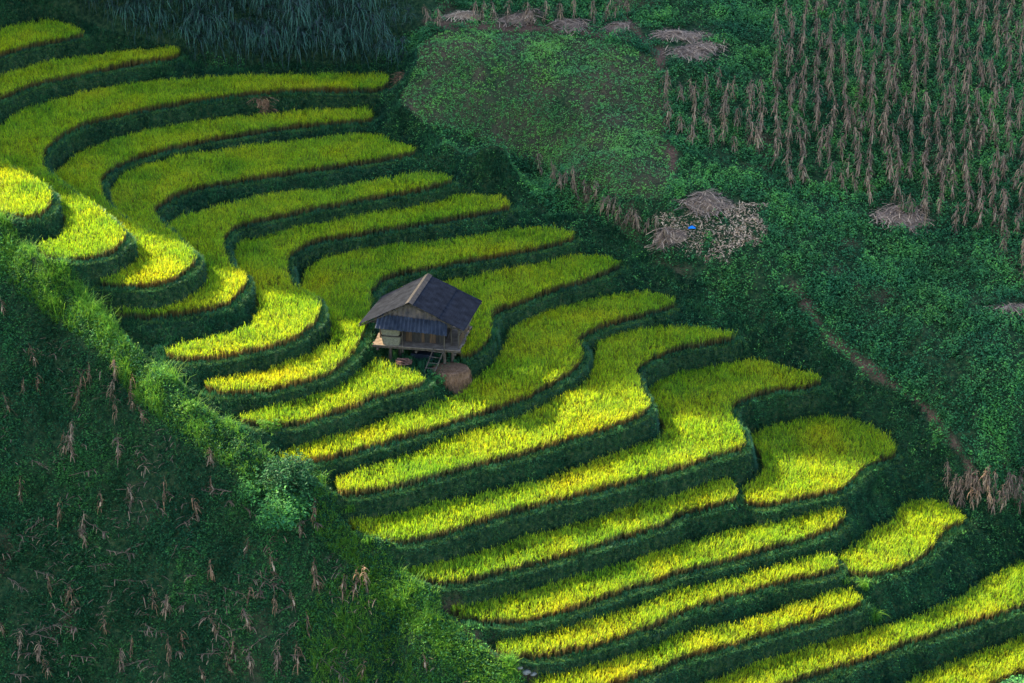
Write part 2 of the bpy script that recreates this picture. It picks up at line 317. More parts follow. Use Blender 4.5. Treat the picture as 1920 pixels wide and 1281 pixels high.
mg, n, l, b = mat('hillside_ground')
a = n.new('ShaderNodeAttribute'); a.attribute_name = 'soil'
tc = n.new('ShaderNodeTexCoord')
n1 = n.new('ShaderNodeTexNoise'); n1.inputs['Scale'].default_value = 4.5; n1.inputs['Detail'].default_value = 10
n2 = n.new('ShaderNodeTexNoise'); n2.inputs['Scale'].default_value = 9; n2.inputs['Detail'].default_value = 8
l.new(tc.outputs['Object'], n1.inputs['Vector']); l.new(tc.outputs['Object'], n2.inputs['Vector'])
rg = ramp(n, [(.3, (.006, .020, .009)), (.5, (.018, .048, .018)), (.7, (.055, .075, .028))]); l.new(n1.outputs['Fac'], rg.inputs[0])
rd = ramp(n, [(.3, (.07, .038, .026)), (.7, (.19, .105, .068))]); l.new(n2.outputs['Fac'], rd.inputs[0])
mx = n.new('ShaderNodeMix'); mx.data_type = 'RGBA'; l.new(a.outputs['Fac'], mx.inputs[0]); l.new(rg.outputs[0], mx.inputs[6]); l.new(rd.outputs[0], mx.inputs[7])
l.new(mx.outputs[2], b.inputs['Base Color']); b.inputs['Roughness'].default_value = .95; b.inputs['Specular IOR Level'].default_value = .1
bp = n.new('ShaderNodeBump'); bp.inputs['Strength'].default_value = 1.0; bp.inputs['Distance'].default_value = .12
l.new(n2.outputs['Fac'], bp.inputs['Height']); l.new(bp.outputs[0], b.inputs['Normal'])
M_ground = mg
def plain(name, c1, c2, scale=6, rough=.8, bump=.3, vec=(1, 1, 1), dist=.01):
    m, n, l, b = mat(name)
    tc = n.new('ShaderNodeTexCoord'); mp = n.new('ShaderNodeMapping'); mp.inputs['Scale'].default_value = vec
    no = n.new('ShaderNodeTexNoise'); no.inputs['Scale'].default_value = scale; no.inputs['Detail'].default_value = 8
    l.new(tc.outputs['Object'], mp.inputs[0]); l.new(mp.outputs[0], no.inputs['Vector'])
    r = ramp(n, [(.3, c1), (.7, c2)]); l.new(no.outputs['Fac'], r.inputs[0]); l.new(r.outputs[0], b.inputs['Base Color'])
    b.inputs['Roughness'].default_value = rough; b.inputs['Specular IOR Level'].default_value = .08
    q = n.new('ShaderNodeBump'); q.inputs['Strength'].default_value = bump; q.inputs['Distance'].default_value = dist
    l.new(no.outputs['Fac'], q.inputs['Height']); l.new(q.outputs[0], b.inputs['Normal'])
    return m
M_roof = plain('roof_sheet', (.009, .0105, .016), (.024, .0265, .037), 3.2, .95, .2)
M_awn = plain('awning_sheet', (.02, .025, .038), (.06, .067, .09), 3, .8, .2)
M_rust = plain('stained_sheet', (.035, .035, .045), (.17, .125, .10), 3.0, .75, .2)
M_ridge = plain('ridge_cap', (.03, .03, .033), (.07, .06, .057), 5, .95, .2)
M_wood = plain('weathered_wood', (.045, .036, .03), (.12, .095, .075), 5, .85, .4, (1, 1, .25))
M_plank = plain('plank', (.055, .034, .022), (.13, .08, .05), 5, .85, .4, (3, 3, .4))
M_plankd = plain('dark_plank', (.028, .024, .023), (.062, .052, .045), 5, .85, .4, (3, 3, .4))
M_deck = plain('deck_board', (.12, .088, .07), (.27, .205, .16), 4, .8, .3)
M_pale = plain('pale_wicker', (.12, .105, .075), (.22, .195, .14), 14, .8, .5)
M_post = plain('post_wood', (.045, .034, .026), (.11, .085, .065), 6, .9, .5, (2, 2, .5))
M_tarp = plain('dark_sheet', (.008, .012, .02), (.02, .025, .035), 3, .6, .3)
M_brick = plain('firewood', (.12, .055, .04), (.30, .16, .12), 9, .9, .5)
M_blue = plain('blue_cloth', (.01, .16, .55), (.02, .28, .8), 8, .6, .2)
M_rock = plain('rock', (.10, .09, .08), (.26, .24, .21), 3, .9, .6)
M_earth = plain('bare_earth', (.17, .09, .055), (.32, .18, .11), 4, .95, .5)
M_hill = plain('hill_green', (.02, .05, .02), (.05, .10, .035), .2, .95, .8, dist=.5)

# ------------------------------------------------------------------ object helpers
def tag(o, label=None, cat=None, group=None, kind=None):
    if label: o['label'] = label
    if cat: o['category'] = cat
    if group: o['group'] = group
    if kind: o['kind'] = kind
    return o
def npmesh(name, V, F, m, attrs=None, smooth=False):
    "V (n,3), F (k,4) or (k,3)"
    me = bpy.data.meshes.new(name); k, q = F.shape
    me.vertices.add(len(V)); me.vertices.foreach_set('co', np.ascontiguousarray(V, np.float32).ravel())
    me.loops.add(k * q); me.loops.foreach_set('vertex_index', np.ascontiguousarray(F, np.int32).ravel())
    me.polygons.add(k); me.polygons.foreach_set('loop_start', np.arange(0, k * q, q, dtype=np.int32))
    me.polygons.foreach_set('loop_total', np.full(k, q, np.int32))
    me.polygons.foreach_set('use_smooth', np.full(k, smooth, bool))
    me.update(calc_edges=True)
    for an, av in (attrs or {}).items():
        at = me.attributes.new(an, 'FLOAT', 'POINT'); at.data.foreach_set('value', np.ascontiguousarray(av, np.float32))
    me.materials.append(m)
    return me
def link(name, me, parent=None, loc=(0, 0, 0)):
    o = bpy.data.objects.new(name, me); COL.objects.link(o); o.location = loc
    if parent is not None: o.parent = parent
    return o
def empty(name, loc, rz=0):
    o = bpy.data.objects.new(name, None); COL.objects.link(o); o.location = [float(c) for c in loc]; o.rotation_euler = (0, 0, rz)
    o.empty_display_size = .2
    return o
def blades(B, az, h, lean, wd, seg=2, droop=0.0, vary=None, tip=.25, a0=0.0, curve=2.0, tilt=None):
    "many arching blades; B (n,3) roots, az heading, h height, lean outward reach, wd half width"
    n = len(B); h = np.broadcast_to(h, n); lean = np.broadcast_to(lean, n); wd = np.broadcast_to(wd, n); dr = np.broadcast_to(droop, n)
    d = np.stack([np.cos(az), np.sin(az), 0 * az], 1)
    pa = az + math.pi / 2 + (0 if tilt is None else tilt)
    s = np.stack([np.cos(pa), np.sin(pa), 0 * az], 1)
    V = np.empty((n, seg + 1, 2, 3)); A = np.empty((n, seg + 1, 2))
    for i in range(seg + 1):
        t = i / seg
        P = B + d * (lean * t ** curve)[:, None]
        P[:, 2] += h * t - dr * t ** 3
        ww = wd * ((1 - t) * (1 - tip) + tip) * (1.0 if i else .7)
        V[:, i, 0] = P - s * ww[:, None]; V[:, i, 1] = P + s * ww[:, None]
        A[:, i] = a0 + (1 - a0) * t
    V = V.reshape(-1, 3); base = (np.arange(n) * (seg + 1) * 2)[:, None, None]
    k = (np.arange(seg) * 2)[None, :, None]
    F = (base + k + np.array([0, 1, 3, 2])[None, None, :]).reshape(-1, 4)
    vr = rs.rand(n) if vary is None else vary
    return V, F, A.ravel(), np.repeat(vr, (seg + 1) * 2)
def leaves(C, size, tiltmax=.9, vary=None, aspect=.62, up=None):
    "diamond leaves about centres C"
    n = len(C); az = rs.rand(n) * 6.283; tl = rs.randn(n) * tiltmax * .5; rl = rs.randn(n) * tiltmax * .5
    a = np.stack([np.cos(az) * np.cos(tl), np.sin(az) * np.cos(tl), np.sin(tl)], 1)
    bb = np.stack([-np.sin(az) * np.cos(rl), np.cos(az) * np.cos(rl), np.sin(rl)], 1)
    s = np.broadcast_to(size, n)[:, None]
    V = np.stack([C - a * s, C - bb * s * aspect - a * s * .15, C + a * s, C + bb * s * aspect - a * s * .15], 1).reshape(-1, 3)
    F = np.arange(n * 4).reshape(-1, 4)
    A = np.tile([0, .6, 1, .6], n); vr = rs.rand(n) if vary is None else vary
    return V, F, A, np.repeat(vr, 4)
def join(parts):
    V = []; F = []; A = []; W = []; o = 0
    for v, f, a, r in parts:
        V.append(v); F.append(f + o); A.append(a); W.append(r); o += len(v)
    return np.concatenate(V), np.concatenate(F), np.concatenate(A), np.concatenate(W)
def vobj(name, parts, m, parent=None, loc=(0, 0, 0)):
    V, F, A, W = join(parts) if isinstance(parts, list) else parts
    return link(name, npmesh(name, V, F, m, {'along': A, 'vary': W}), parent, loc)
class MB:
    "collects boxes, bars and sheets into one mesh"
    def __init__(s): s.V = []; s.F = []; s.n = 0
    def add(s, V, F):
        s.V.append(np.asarray(V, float)); s.F += [[i + s.n for i in f] for f in F]; s.n += len(V); return s
    def box(s, c, d, rz=0, top=(1, 1)):
        x, y, z = np.array(d) / 2
        P = [(-x, -y, -z), (x, -y, -z), (x, y, -z), (-x, y, -z), (-x * top[0], -y * top[1], z), (x * top[0], -y * top[1], z), (x * top[0], y * top[1], z), (-x * top[0], y * top[1], z)]
        ca, sa = math.cos(rz), math.sin(rz)
        P = [(c[0] + p[0] * ca - p[1] * sa, c[1] + p[0] * sa + p[1] * ca, c[2] + p[2]) for p in P]
        return s.add(P, [(0, 3, 2, 1), (4, 5, 6, 7), (0, 1, 5, 4), (1, 2, 6, 5), (2, 3, 7, 6), (3, 0, 4, 7)])
    def bar(s, a, b, r0, r1=None, k=8, wob=0.0, seg=1):
        a = np.array(a, float); b = np.array(b, float); r1 = r0 if r1 is None else r1
        ax = b - a; ax /= np.linalg.norm(ax); u = np.cross(ax, [0, 0, 1.0])
        if np.linalg.norm(u) < .05: u = np.cross(ax, [1.0, 0, 0])
        u /= np.linalg.norm(u); v = np.cross(ax, u); P = []; F = []
        for i in range(seg + 1):
            t = i / seg; c = a + (b - a) * t + (np.array([random.uniform(-wob, wob) for _ in range(3)]) if 0 < i < seg else 0)
            r = r0 + (r1 - r0) * t
            for j in range(k):
                an = 6.28318 * j / k; P.append(c + r * (u * math.cos(an) + v * math.sin(an)))
        for i in range(seg):
            for j in range(k): F.append((i * k + j, i * k + (j + 1) % k, (i + 1) * k + (j + 1) % k, (i + 1) * k + j))
        F.append(tuple(range(k - 1, -1, -1))); F.append(tuple(seg * k + j for j in range(k)))
        return s.add(P, F)
    def build(s, name, m, parent=None, bev=0.0):
        me = bpy.data.meshes.new(name); me.from_pydata(np.concatenate(s.V).tolist(), [], s.F); me.materials.append(m)
        V = np.concatenate(s.V)
        for an in ('along', 'vary'):
            at = me.attributes.new(an, 'FLOAT', 'POINT'); at.data.foreach_set('value', np.full(len(V), .5, np.float32))
        o = link(name, me, parent)
        if bev:
            md = o.modifiers.new('bevel', 'BEVEL'); md.width = bev; md.segments = 2
        return o

# ------------------------------------------------------------------ terrain
V = np.stack([GX, GY, H], -1).reshape(-1, 3)
jj, ii = np.meshgrid(np.arange(ny - 1), np.arange(nx - 1), indexing='ij'); q = (jj * nx + ii).ravel()
F = np.stack([q, q + 1, q + 1 + nx, q + nx], 1)
o = link('hillside', npmesh('hillside', V, F, M_ground, {'soil': soil.ravel()}, True)); tag(o, kind='structure')
# the land beyond, one coarse sheet meeting the hillside from below
ex = np.concatenate([np.linspace(-420, X0 - 8, 22), np.linspace(X0, X1, 21), np.linspace(X1 + 8, 420, 22)])
ey = np.concatenate([np.linspace(-420, Y0 - 8, 22), np.linspace(Y0, Y1, 21), np.linspace(Y1 + 8, 420, 24)])
EX, EY = np.meshgrid(ex, ey)
cxx = np.clip(EX, X0, X1); cyy = np.clip(EY, Y0, Y1)
EZ = hz(cxx, cyy); inn = (EX >= X0) & (EX <= X1) & (EY >= Y0) & (EY <= Y1)
EZ = np.where(inn, EZ - 2.5, EZ - 0.3 + 0.34 * np.maximum(EY - Y1, 0) - 0.25 * np.minimum(np.maximum(Y0 - EY, 0), 40) - .12 * np.minimum(np.abs(EX - cxx), 60) + noise(EX, EY, 40, 21) * np.clip(np.hypot(EX - cxx, EY - cyy) / 40, 0, 1) * 14)
Vv = np.stack([EX, EY, EZ], -1).reshape(-1, 3); a_, b_ = EX.shape
jj, ii = np.meshgrid(np.arange(a_ - 1), np.arange(b_ - 1), indexing='ij'); q = (jj * b_ + ii).ravel()
o = link('terrain', npmesh('terrain', Vv, np.stack([q, q + 1, q + 1 + b_, q + b_], 1), M_hill, None, True)); tag(o, kind='structure')
# two unseen hills added towards the sun, outlines shaped to bound the lit band
HV = np.array([0.5426, 0.84, 0.0]); UV = np.cross(SUN, HV); UV = UV if UV[2] > 0 else -UV
def shade_hill(name, outline, t0, depth, seed):
    "an unseen, light-blocking hill: outline of its skyline as seen from the fields (h sideways, u upward), its distance and depth"
    r = np.random.RandomState(seed); pts = []
    for (h0, u0), (h1, u1) in zip(outline[:-1], outline[1:]):
        nseg = max(2, int(math.hypot(h1 - h0, u1 - u0) / 1.2))
        for k in range(nseg):
            t = k / nseg; pts.append((h0 + (h1 - h0) * t + r.uniform(-.45, .45), u0 + (u1 - u0) * t + r.uniform(-.5, .5)))
    pts.append(outline[-1])
    c = np.array([np.mean([p[0] for p in pts]), np.mean([p[1] for p in pts]) - 15])
    rings = []
    for f, dt in ((.55, -depth * .55), (.85, -depth * .3), (1, 0), (.85, depth * .35), (.5, depth * .7)):
        rings.append([HV * (c[0] + (p[0] - c[0]) * f) + UV * (c[1] + (p[1] - c[1]) * f) + SUN * (t0 + dt) for p in pts])
    m = len(pts); V = np.array(rings).reshape(-1, 3); F = []
    for i in range(4):
        for j in range(m): F.append((i * m + j, i * m + (j + 1) % m, (i + 1) * m + (j + 1) % m, (i + 1) * m + j))
    me = bpy.data.meshes.new(name); me.from_pydata(V.tolist(), [], F + [tuple(range(m))[::-1], tuple(4 * m + j for j in range(m))]); me.materials.append(M_hill)
    o = link(name, me); tag(o, kind='structure'); return o
shade_hill('shade_hill', [(-9.8, -75), (-9.2, -12), (-8.4, -9.3), (-7.2, -7.2), (-6.5, -4.7), (-5.0, -2.6), (-2.2, .2), (1.3, 2.7), (4.6, 6.0), (6.5, 8.0), (12, 16), (25, 34), (45, 44), (80, 36), (90, -75)], 112, 40, 1)  # skyline fitted to the wanted shade edge across the terraces
shade_hill('shade_hill', [(-90, -60), (-80, 20), (-45, 22), (-26, 10), (-20.4, 3), (-18.5, .2), (-17.6, -1.5), (-16.7, -3.2), (-15.45, -5.2), (-14.5, -7.6), (-13.2, -11), (-12, -18), (-11, -60)], 85, 30, 2)  # skyline fitted to shade the near slope just below its crest

# ------------------------------------------------------------------ rice
LAB = {
 '1': ('short rice strip at the upper left corner below the tall cane', 'Top'),
 '2': ('narrow rice strip tapering out beneath the left end of the cane thicket', ''),
 'A': ('small bright yellow rice nose cut by the left edge of the photo', ''),
 '3': ('long rice terrace running under the cane thicket and round to a yellow nose', ''),
 '4': ('thin curving rice terrace next below the one along the cane thicket', ''),
 '5': ('broad curving rice terrace that pinches to a point before the yellow noses', ''),
 '6': ('rice terrace with a narrow neck ending in the low third yellow nose', ''),
 '7': ('rice terrace sweeping down to the large yellow tongue left of the hut', ''),
 '8': ('rice terrace whose yellow end passes directly left of the hut roof', ''),
 '9': ('green rice terrace passing directly behind the hut', ''),
 '9b': ('small yellow rice patch in front of the hut', ''),
 '10': ('rice terrace curling round below the hut and its hay mound', ''),
 '11': ('rice terrace two steps below the hut with a bright elbow', ''),
 '12': ('widest S-shaped rice terrace, green at right and yellow on its lower arm', ''),
 '13': ('straight yellow rice strip ending beside the rounded green paddy', ''),
 '13b': ('rounded green rice paddy standing alone on the right with a yellow lower rim', ''),
 '14': ('long yellow rice strip whose right end lies just under the rounded paddy', ''),
 '15': ('yellow rice strip joined at its right end to the leaf-shaped paddy', ''),
 '15b': ('leaf-shaped rice paddy below the dry maize patch at the right', ''),
 '16': ('duller yellow-green rice strip running to the two long grass tufts', ''),
 '17': ('wide bright yellow rice band crossing the lower right corner', ''),
 '18': ('lowest rice strip, cut by the lower right corner of the photo', ''),
}
SPC = 0.135
for i, k in enumerate(keys):
    z, pl = TW[k]
    lo = pl.min(0); hi = pl.max(0)
    xs = np.arange(lo[0], hi[0], SPC); ys = np.arange(lo[1], hi[1], SPC)
    X, Y = np.meshgrid(xs, ys); X = X + rs.uniform(-.075, .075, X.shape); Y = Y + rs.uniform(-.075, .075, Y.shape)
    X = X.ravel(); Y = Y.ravel()
    m = inside(pl, X + noise(X, Y, .5, 83 + i, 2) * .16, Y + noise(X, Y, .5, 84 + i, 2) * .16)
    X = X[m]; Y = Y[m]
    ci = np.clip(((X - X0) / RES + .5).astype(int), 0, nx - 1); cj = np.clip(((Y - Y0) / RES + .5).astype(int), 0, ny - 1)
    m = (own[cj, ci] == i) & vis[cj, ci]; X = X[m]; Y = Y[m]
    n0 = len(X)
    if n0 == 0: continue
    NB = 8
    hm = 1 + noise(X, Y, 1.2, 31 + i) * .24 + noise(X, Y, .35, 71 + i, 1) * .10
    px = np.repeat(X, NB) + rs.randn(n0 * NB) * .028; py = np.repeat(Y, NB) + rs.randn(n0 * NB) * .028
    hh = np.repeat(RH * hm * rs.uniform(.88, 1.1, n0), NB) * rs.uniform(.8, 1.06, n0 * NB)
    az = np.repeat(noise(X, Y, 1.6, 95 + i) * 9, NB) + rs.randn(n0 * NB) * 1.5
    vv = np.clip(.5 + np.repeat(noise(X, Y, 2.2, 61) * .75 + rs.randn(n0) * .14, NB) + rs.randn(n0 * NB) * .2, 0, 1)
    P = blades(np.stack([px, py, np.full(n0 * NB, z)], 1), az, hh, rs.uniform(.04, .24, n0 * NB), rs.uniform(.008, .015, n0 * NB), 3, hh * rs.uniform(0, .34, n0 * NB), vv, tip=.5)
    o = vobj('rice_terrace', P, M_rice)
    tag(o, LAB[k][0], 'rice terrace', 'rice terraces stepping down the hillside')

# ------------------------------------------------------------------ ground cover sampling
gyy, gxx = np.gradient(H, RES)
area = np.sqrt(1 + np.minimum(gxx ** 2 + gyy ** 2, 9)) * RES * RES
def scatter(dens):
    "dens per square metre of surface -> points on the terrain"
    p = (dens * area * vis).ravel(); n = rs.poisson(p)
    idx = np.repeat(np.arange(len(p)), n); j = idx // nx; i = idx % nx
    x = gx[i] + rs.uniform(-RES / 2, RES / 2, len(i)); y = gy[j] + rs.uniform(-RES / 2, RES / 2, len(i))
    return np.stack([x, y, hz(x, y)], 1), gxx[j, i], gyy[j, i]
rice_m = own >= 0
cover = (1 - .9 * soil) * ~heap_m
def clumps(dens, K, spread, hgt, size, seed, tilt=.9):
    P, _, _ = scatter(dens); n0 = len(P)
    big = .7 + .9 * rs.rand(n0)
    C = np.repeat(P, K, 0); r = np.repeat(big, K)
    dd = rs.randn(n0 * K, 2) * spread * r[:, None]; C[:, :2] += dd
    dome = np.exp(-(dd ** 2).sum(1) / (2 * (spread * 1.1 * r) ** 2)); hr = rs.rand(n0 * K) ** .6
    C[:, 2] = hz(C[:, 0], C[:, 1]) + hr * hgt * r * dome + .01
    vr = np.clip(np.repeat(.42 + noise(P[:, 0], P[:, 1], 1.8, seed) * .7 + rs.randn(n0) * .16, K) + (hr * dome - .45) * .45 + rs.randn(n0 * K) * .12, 0, 1)  # higher leaves lighter, low ones darker: clump shading put into the colour
    return leaves(C, size * rs.uniform(.6, 1.3, n0 * K), tilt, vr)
# short grass on the banks and ledges
P, a_, b_ = scatter(np.where(near & ~rice_m & ~husk_m & ~thick_m & ~fore_m, 140.0, 0) * cover)
n0 = len(P); NB = 4
ds = -np.stack([a_, b_], 1); mag = np.hypot(ds[:, 0], ds[:, 1]) + 1e-6
azd = np.arctan2(ds[:, 1], ds[:, 0])
Pb = np.repeat(P, NB, 0); Pb[:, :2] += rs.randn(n0 * NB, 2) * .02
az = np.where(rs.rand(n0 * NB) < .65, np.repeat(azd, NB) + rs.randn(n0 * NB) * .6, rs.rand(n0 * NB) * 6.283)
st = np.repeat(np.clip(mag, 0, 2) / 2, NB)
hh = rs.uniform(.08, .24, n0 * NB) * (1 + np.repeat(noise(P[:, 0], P[:, 1], .9, 41), NB) * .9)
vg = np.clip(np.repeat(.35 + noise(P[:, 0], P[:, 1], .5, 43) * .9, NB) + rs.randn(n0 * NB) * .2, 0, 1)
parts = [blades(Pb, az, hh, .05 + st * .1, rs.uniform(.010, .018, n0 * NB), 2, st * .08, vg)]
parts.append(clumps(np.where(near & ~rice_m & ~thick_m & ~fore_m, 13.0, 0) * np.clip(.5 + noise(GX, GY, 1.1, 47) * 2, 0.1, 1.4) * np.where(flat, .3, 1), 12, .07, .17, .034, 48))
P, _, _ = scatter(np.where(flat & ~rice_m & ~ym, 230.0, 0)); n0 = len(P); NB = 3; Pb = np.repeat(P, NB, 0); Pb[:, :2] += rs.randn(n0 * NB, 2) * .02
o = vobj('ledge_grass', [blades(Pb, rs.rand(n0 * NB) * 6.283, rs.uniform(.05, .13, n0 * NB), .05, rs.uniform(.008, .014, n0 * NB), 2, 0)], M_ledge)
tag(o, 'short grass on the narrow ledges along the rice, lit tone put into its green', 'grass', kind='stuff')
P, a_, b_ = scatter(np.where(near & ~rice_m & ~flat & ~thick_m & ~fore_m, 5.0, 0) * np.clip(noise(GX, GY, 1.0, 98) * 4 + .4, 0, 2)); n0 = len(P); NB = 9
azd = np.repeat(np.arctan2(-b_, -a_), NB) + rs.randn(n0 * NB) * .9; Pb = np.repeat(P, NB, 0); hh = rs.uniform(.1, .32, n0 * NB)
o = vobj('bank_tufts', [blades(Pb, azd, hh, hh * rs.uniform(.4, 1.1, n0 * NB), rs.uniform(.009, .016, n0 * NB), 4, hh * rs.uniform(.3, 1.0, n0 * NB))], M_tuft)
tag(o, 'lighter arching grass tufts hanging on the terrace banks', 'grass', kind='stuff')
o = vobj('bank_grass', parts, M_grass); tag(o, 'short dark grass and weeds covering the terrace banks and ledges', 'grass', kind='stuff')
# broad-leaved creepers on the open slopes
open_m = ~near & ~field_m & ~husk_m & ~thick_m
pch = np.clip(.85 + noise(GX, GY, 1.4, 51) * 1.1, .3, 1.6)
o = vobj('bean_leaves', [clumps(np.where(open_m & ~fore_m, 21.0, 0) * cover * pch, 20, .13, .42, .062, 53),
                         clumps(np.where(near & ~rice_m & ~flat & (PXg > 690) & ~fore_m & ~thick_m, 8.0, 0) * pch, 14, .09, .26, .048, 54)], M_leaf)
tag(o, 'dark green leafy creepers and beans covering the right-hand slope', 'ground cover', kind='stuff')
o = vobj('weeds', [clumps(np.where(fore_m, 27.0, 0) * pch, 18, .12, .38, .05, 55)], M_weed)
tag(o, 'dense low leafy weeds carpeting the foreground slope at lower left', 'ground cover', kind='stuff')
sd_m = np.clip(.85 + noise(GX, GY, 1.0, 57) * 1.1, .4, 1.5)
o = vobj('bean_seedlings', [clumps(np.where(field_m, 44.0, 0) * sd_m * (1 - .3 * soil) * ~heap_m, 8, .06, .14, .045, 59, .8)], M_seed)
tag(o, 'small bright seedlings dotted over the bare-earth field at top centre', 'seedlings', kind='stuff')
# long grass along the crest of the near ridge
cd = np.hypot(PXg - PXg, PYg - crest_y)
cr_m = (np.abs(CD + .25) < .75) & ~dilate(rice_m, 3) & (PXg < 1000)
low_m = fore_m & inside(np.array([(580,1130),(640,1080),(720,1060),(830,1150),(900,1210),(985,1300),(600,1330),(560,1200)], float), PXg, PYg)
P, _, _ = scatter(np.where(cr_m, 60.0, 0) * np.clip(.7 + noise(GX, GY, 1.5, 63) * 1.4, .1, 2) + np.where(low_m, 22.0, 0))
n0 = len(P); NB = 6; Pb = np.repeat(P, NB, 0); Pb[:, :2] += rs.randn(n0 * NB, 2) * .05
hb = np.repeat(rs.uniform(.18, .45, n0) * (1 + 1.6 * np.clip(noise(P[:, 0], P[:, 1], .9, 64) * 3, 0, 1)), NB) * rs.uniform(.6, 1.2, n0 * NB)
o = vobj('long_grass', [blades(Pb, rs.rand(n0 * NB) * 6.283, hb, hb * rs.uniform(.2, .8, n0 * NB), rs.uniform(.008, .015, n0 * NB), 3, hb * rs.uniform(.1, .5, n0 * NB)),
                        clumps(np.where(cr_m, 16.0, 0) + np.where(low_m, 14., 0), 8, .12, .3, .045, 65)], M_long)
tag(o, 'sunlit long grass growing along the crest of the near ridge', 'grass', kind='stuff')
# dry husks spread on the ground
P, _, _ = scatter(np.where(husk_m, 240.0, 0) * np.clip(.75 + noise(GX, GY, .6, 18) * 1.3, .1, 1.3)); P[:, 2] += rs.uniform(0, .1, len(P))
o = vobj('maize_husks', [leaves(P, rs.uniform(.05, .13, len(P)), .9, None, .28)], M_husk)
tag(o, 'pale dry maize husks spread out on the ground beside the blue cloth', 'husks', kind='stuff')

# ------------------------------------------------------------------ dry maize
def maize_parts(seed, hgt, nl=11, droopy=1.0, reach=1.0):
    global rs
    r = np.random.RandomState(seed); k = 5
    lean = r.uniform(-.09, .09, 2)
    zz = np.linspace(0, hgt, k + 1); cen = np.stack([lean[0] * (zz / hgt) ** 2 * hgt, lean[1] * (zz / hgt) ** 2 * hgt, zz], 1)
    V = []; F = []
    for i in range(k + 1):
        rr = .016 * (1 - .6 * i / k)
        for j in range(5): V.append(cen[i] + [rr * math.cos(j * 1.2566), rr * math.sin(j * 1.2566), 0])
    for i in range(k):
        for j in range(5): F.append((i * 5 + j, i * 5 + (j + 1) % 5, (i + 1) * 5 + (j + 1) % 5, (i + 1) * 5 + j))
    stalk = (np.array(V), np.array(F), np.repeat(np.linspace(0, 1, k + 1), 5), np.full(len(V), r.rand()))
    zt = np.concatenate([np.linspace(.22, .94, nl) * hgt + r.uniform(-.05, .05, nl)])
    B = np.stack([np.interp(zt, zz, cen[:, 0]), np.interp(zt, zz, cen[:, 1]), zt], 1)
    sv = rs; rs = r
    az = r.rand(nl) * 6.283
    L1 = blades(B, az, r.uniform(.04, .28, nl), r.uniform(.05, .24, nl) * reach, r.uniform(.026, .05, nl), 6, r.uniform(.25, .62, nl) * droopy, None, .3, 0, 1.0)
    # husked cobs
    m = 2; zc = r.uniform(.45, .7, m) * hgt
    C = np.stack([np.interp(zc, zz, cen[:, 0]), np.interp(zc, zz, cen[:, 1]), zc], 1)
    az2 = np.repeat(r.rand(m) * 6.283, 4) + r.uniform(-.4, .4, m * 4)
    L2 = blades(np.repeat(C, 4, 0), az2, r.uniform(.0, .08, m * 4), r.uniform(.06, .12, m * 4), .035, 3, r.uniform(.15, .35, m * 4), np.full(m * 4, .35), .5, .5)
    # tassel
    L3 = blades(np.repeat(cen[-1:], 6, 0), r.rand(6) * 6.283, r.uniform(.1, .22, 6), r.uniform(.05, .16, 6), .008, 2, .05, None, .4, .4)
    rs = sv
    return stalk, join([L1, L3]), L2
PROT = []
for s in range(9):
    hgt = [1.75, 1.55, 1.9, 1.35, 1.65, 1.8, 1.2, 1.6, 1.45][s]
    st, lv, cb = maize_parts(100 + s, hgt, 28 + s % 5, 1.0, 1.6)
    PROT.append((npmesh('stalk', st[0], st[1], M_stalk, {'along': st[2], 'vary': st[3]}),
                 npmesh('leaves', lv[0], lv[1], M_dry, {'along': lv[2], 'vary': lv[3]}),
                 npmesh('husk', cb[0], cb[1], M_husk, {'along': cb[2], 'vary': cb[3]}), lv, st, cb))
PROTR = []
for s in range(4):
    st, lv, cb = maize_parts(150 + s, [1.35, 1.6, 1.15, 1.5][s], 16, 1.0, 1.7)
    PROTR.append((npmesh('stalk', st[0], st[1], M_stalk, {'along': st[2], 'vary': st[3]}),
                  npmesh('leaves', lv[0], lv[1], M_dryr, {'along': lv[2], 'vary': lv[3]}),
                  npmesh('husk', cb[0], cb[1], M_husk, {'along': cb[2], 'vary': cb[3]}), lv, st, cb))
def maize(P, label, group, prot=PROT, tilt=.08, sc=1.0):
    pm = random.choice(prot); o = empty('maize_plant', (P[0], P[1], P[2] - .04), random.uniform(0, 6.28))
    o.rotation_euler = (random.gauss(0, tilt), random.gauss(0, tilt), random.uniform(0, 6.28))
    s = sc * random.uniform(.85, 1.12); o.scale = (s, s, s)
    for nm, me in zip(('stalk', 'leaves', 'husk'), pm[:3]): link(nm, me, o)
    tag(o, label, 'maize plant', group); return o
CORN = np.array([(1240,168),(1290,172),(1400,180),(1445,140),(1440,20),(1400,-70),(1990,-70),(1990,590),(1905,530),(1850,452),(1745,440),(1640,400),(1560,375),(1480,355),(1450,320),(1380,292),(1330,282),(1255,268)], float)
pts = []
for c in np.arange(1250, 1975, 25.5):
    y = -60 + rs.uniform(0, 20)
    while y < 580:
        xx = c + rs.randn() * 4
        if inside(CORN, np.array([xx]), np.array([y]))[0] and rs.rand() < .93: pts.append((xx, y))
        y += rs.uniform(18, 36) * (0.85 + .25 * (y / 500))
pts.sort(key=lambda p: -p[1])
NI = 170
for p in pts[:NI]:
    a = 'left' if p[0] < 1480 else 'middle' if p[0] < 1720 else 'right'; b = 'lower end' if p[1] > 330 else 'upper end'
    maize(on_ground(*p), 'dry maize plant, %s of the %s rows, upper right slope' % (b, a), 'maize rows on the upper right slope')
rest = []
for p in pts[NI:]:
    P = on_ground(*p); pm = random.choice(PROT); a = random.uniform(0, 6.28); s = random.uniform(.85, 1.12)
    ca, sa = math.cos(a) * s, math.sin(a) * s
    for q in (3, 4, 5):
        v, f, al, vr = pm[q]; v2 = np.stack([v[:, 0] * ca - v[:, 1] * sa, v[:, 0] * sa + v[:, 1] * ca, v[:, 2] * s], 1) + P
        rest.append((v2, f, al, vr))
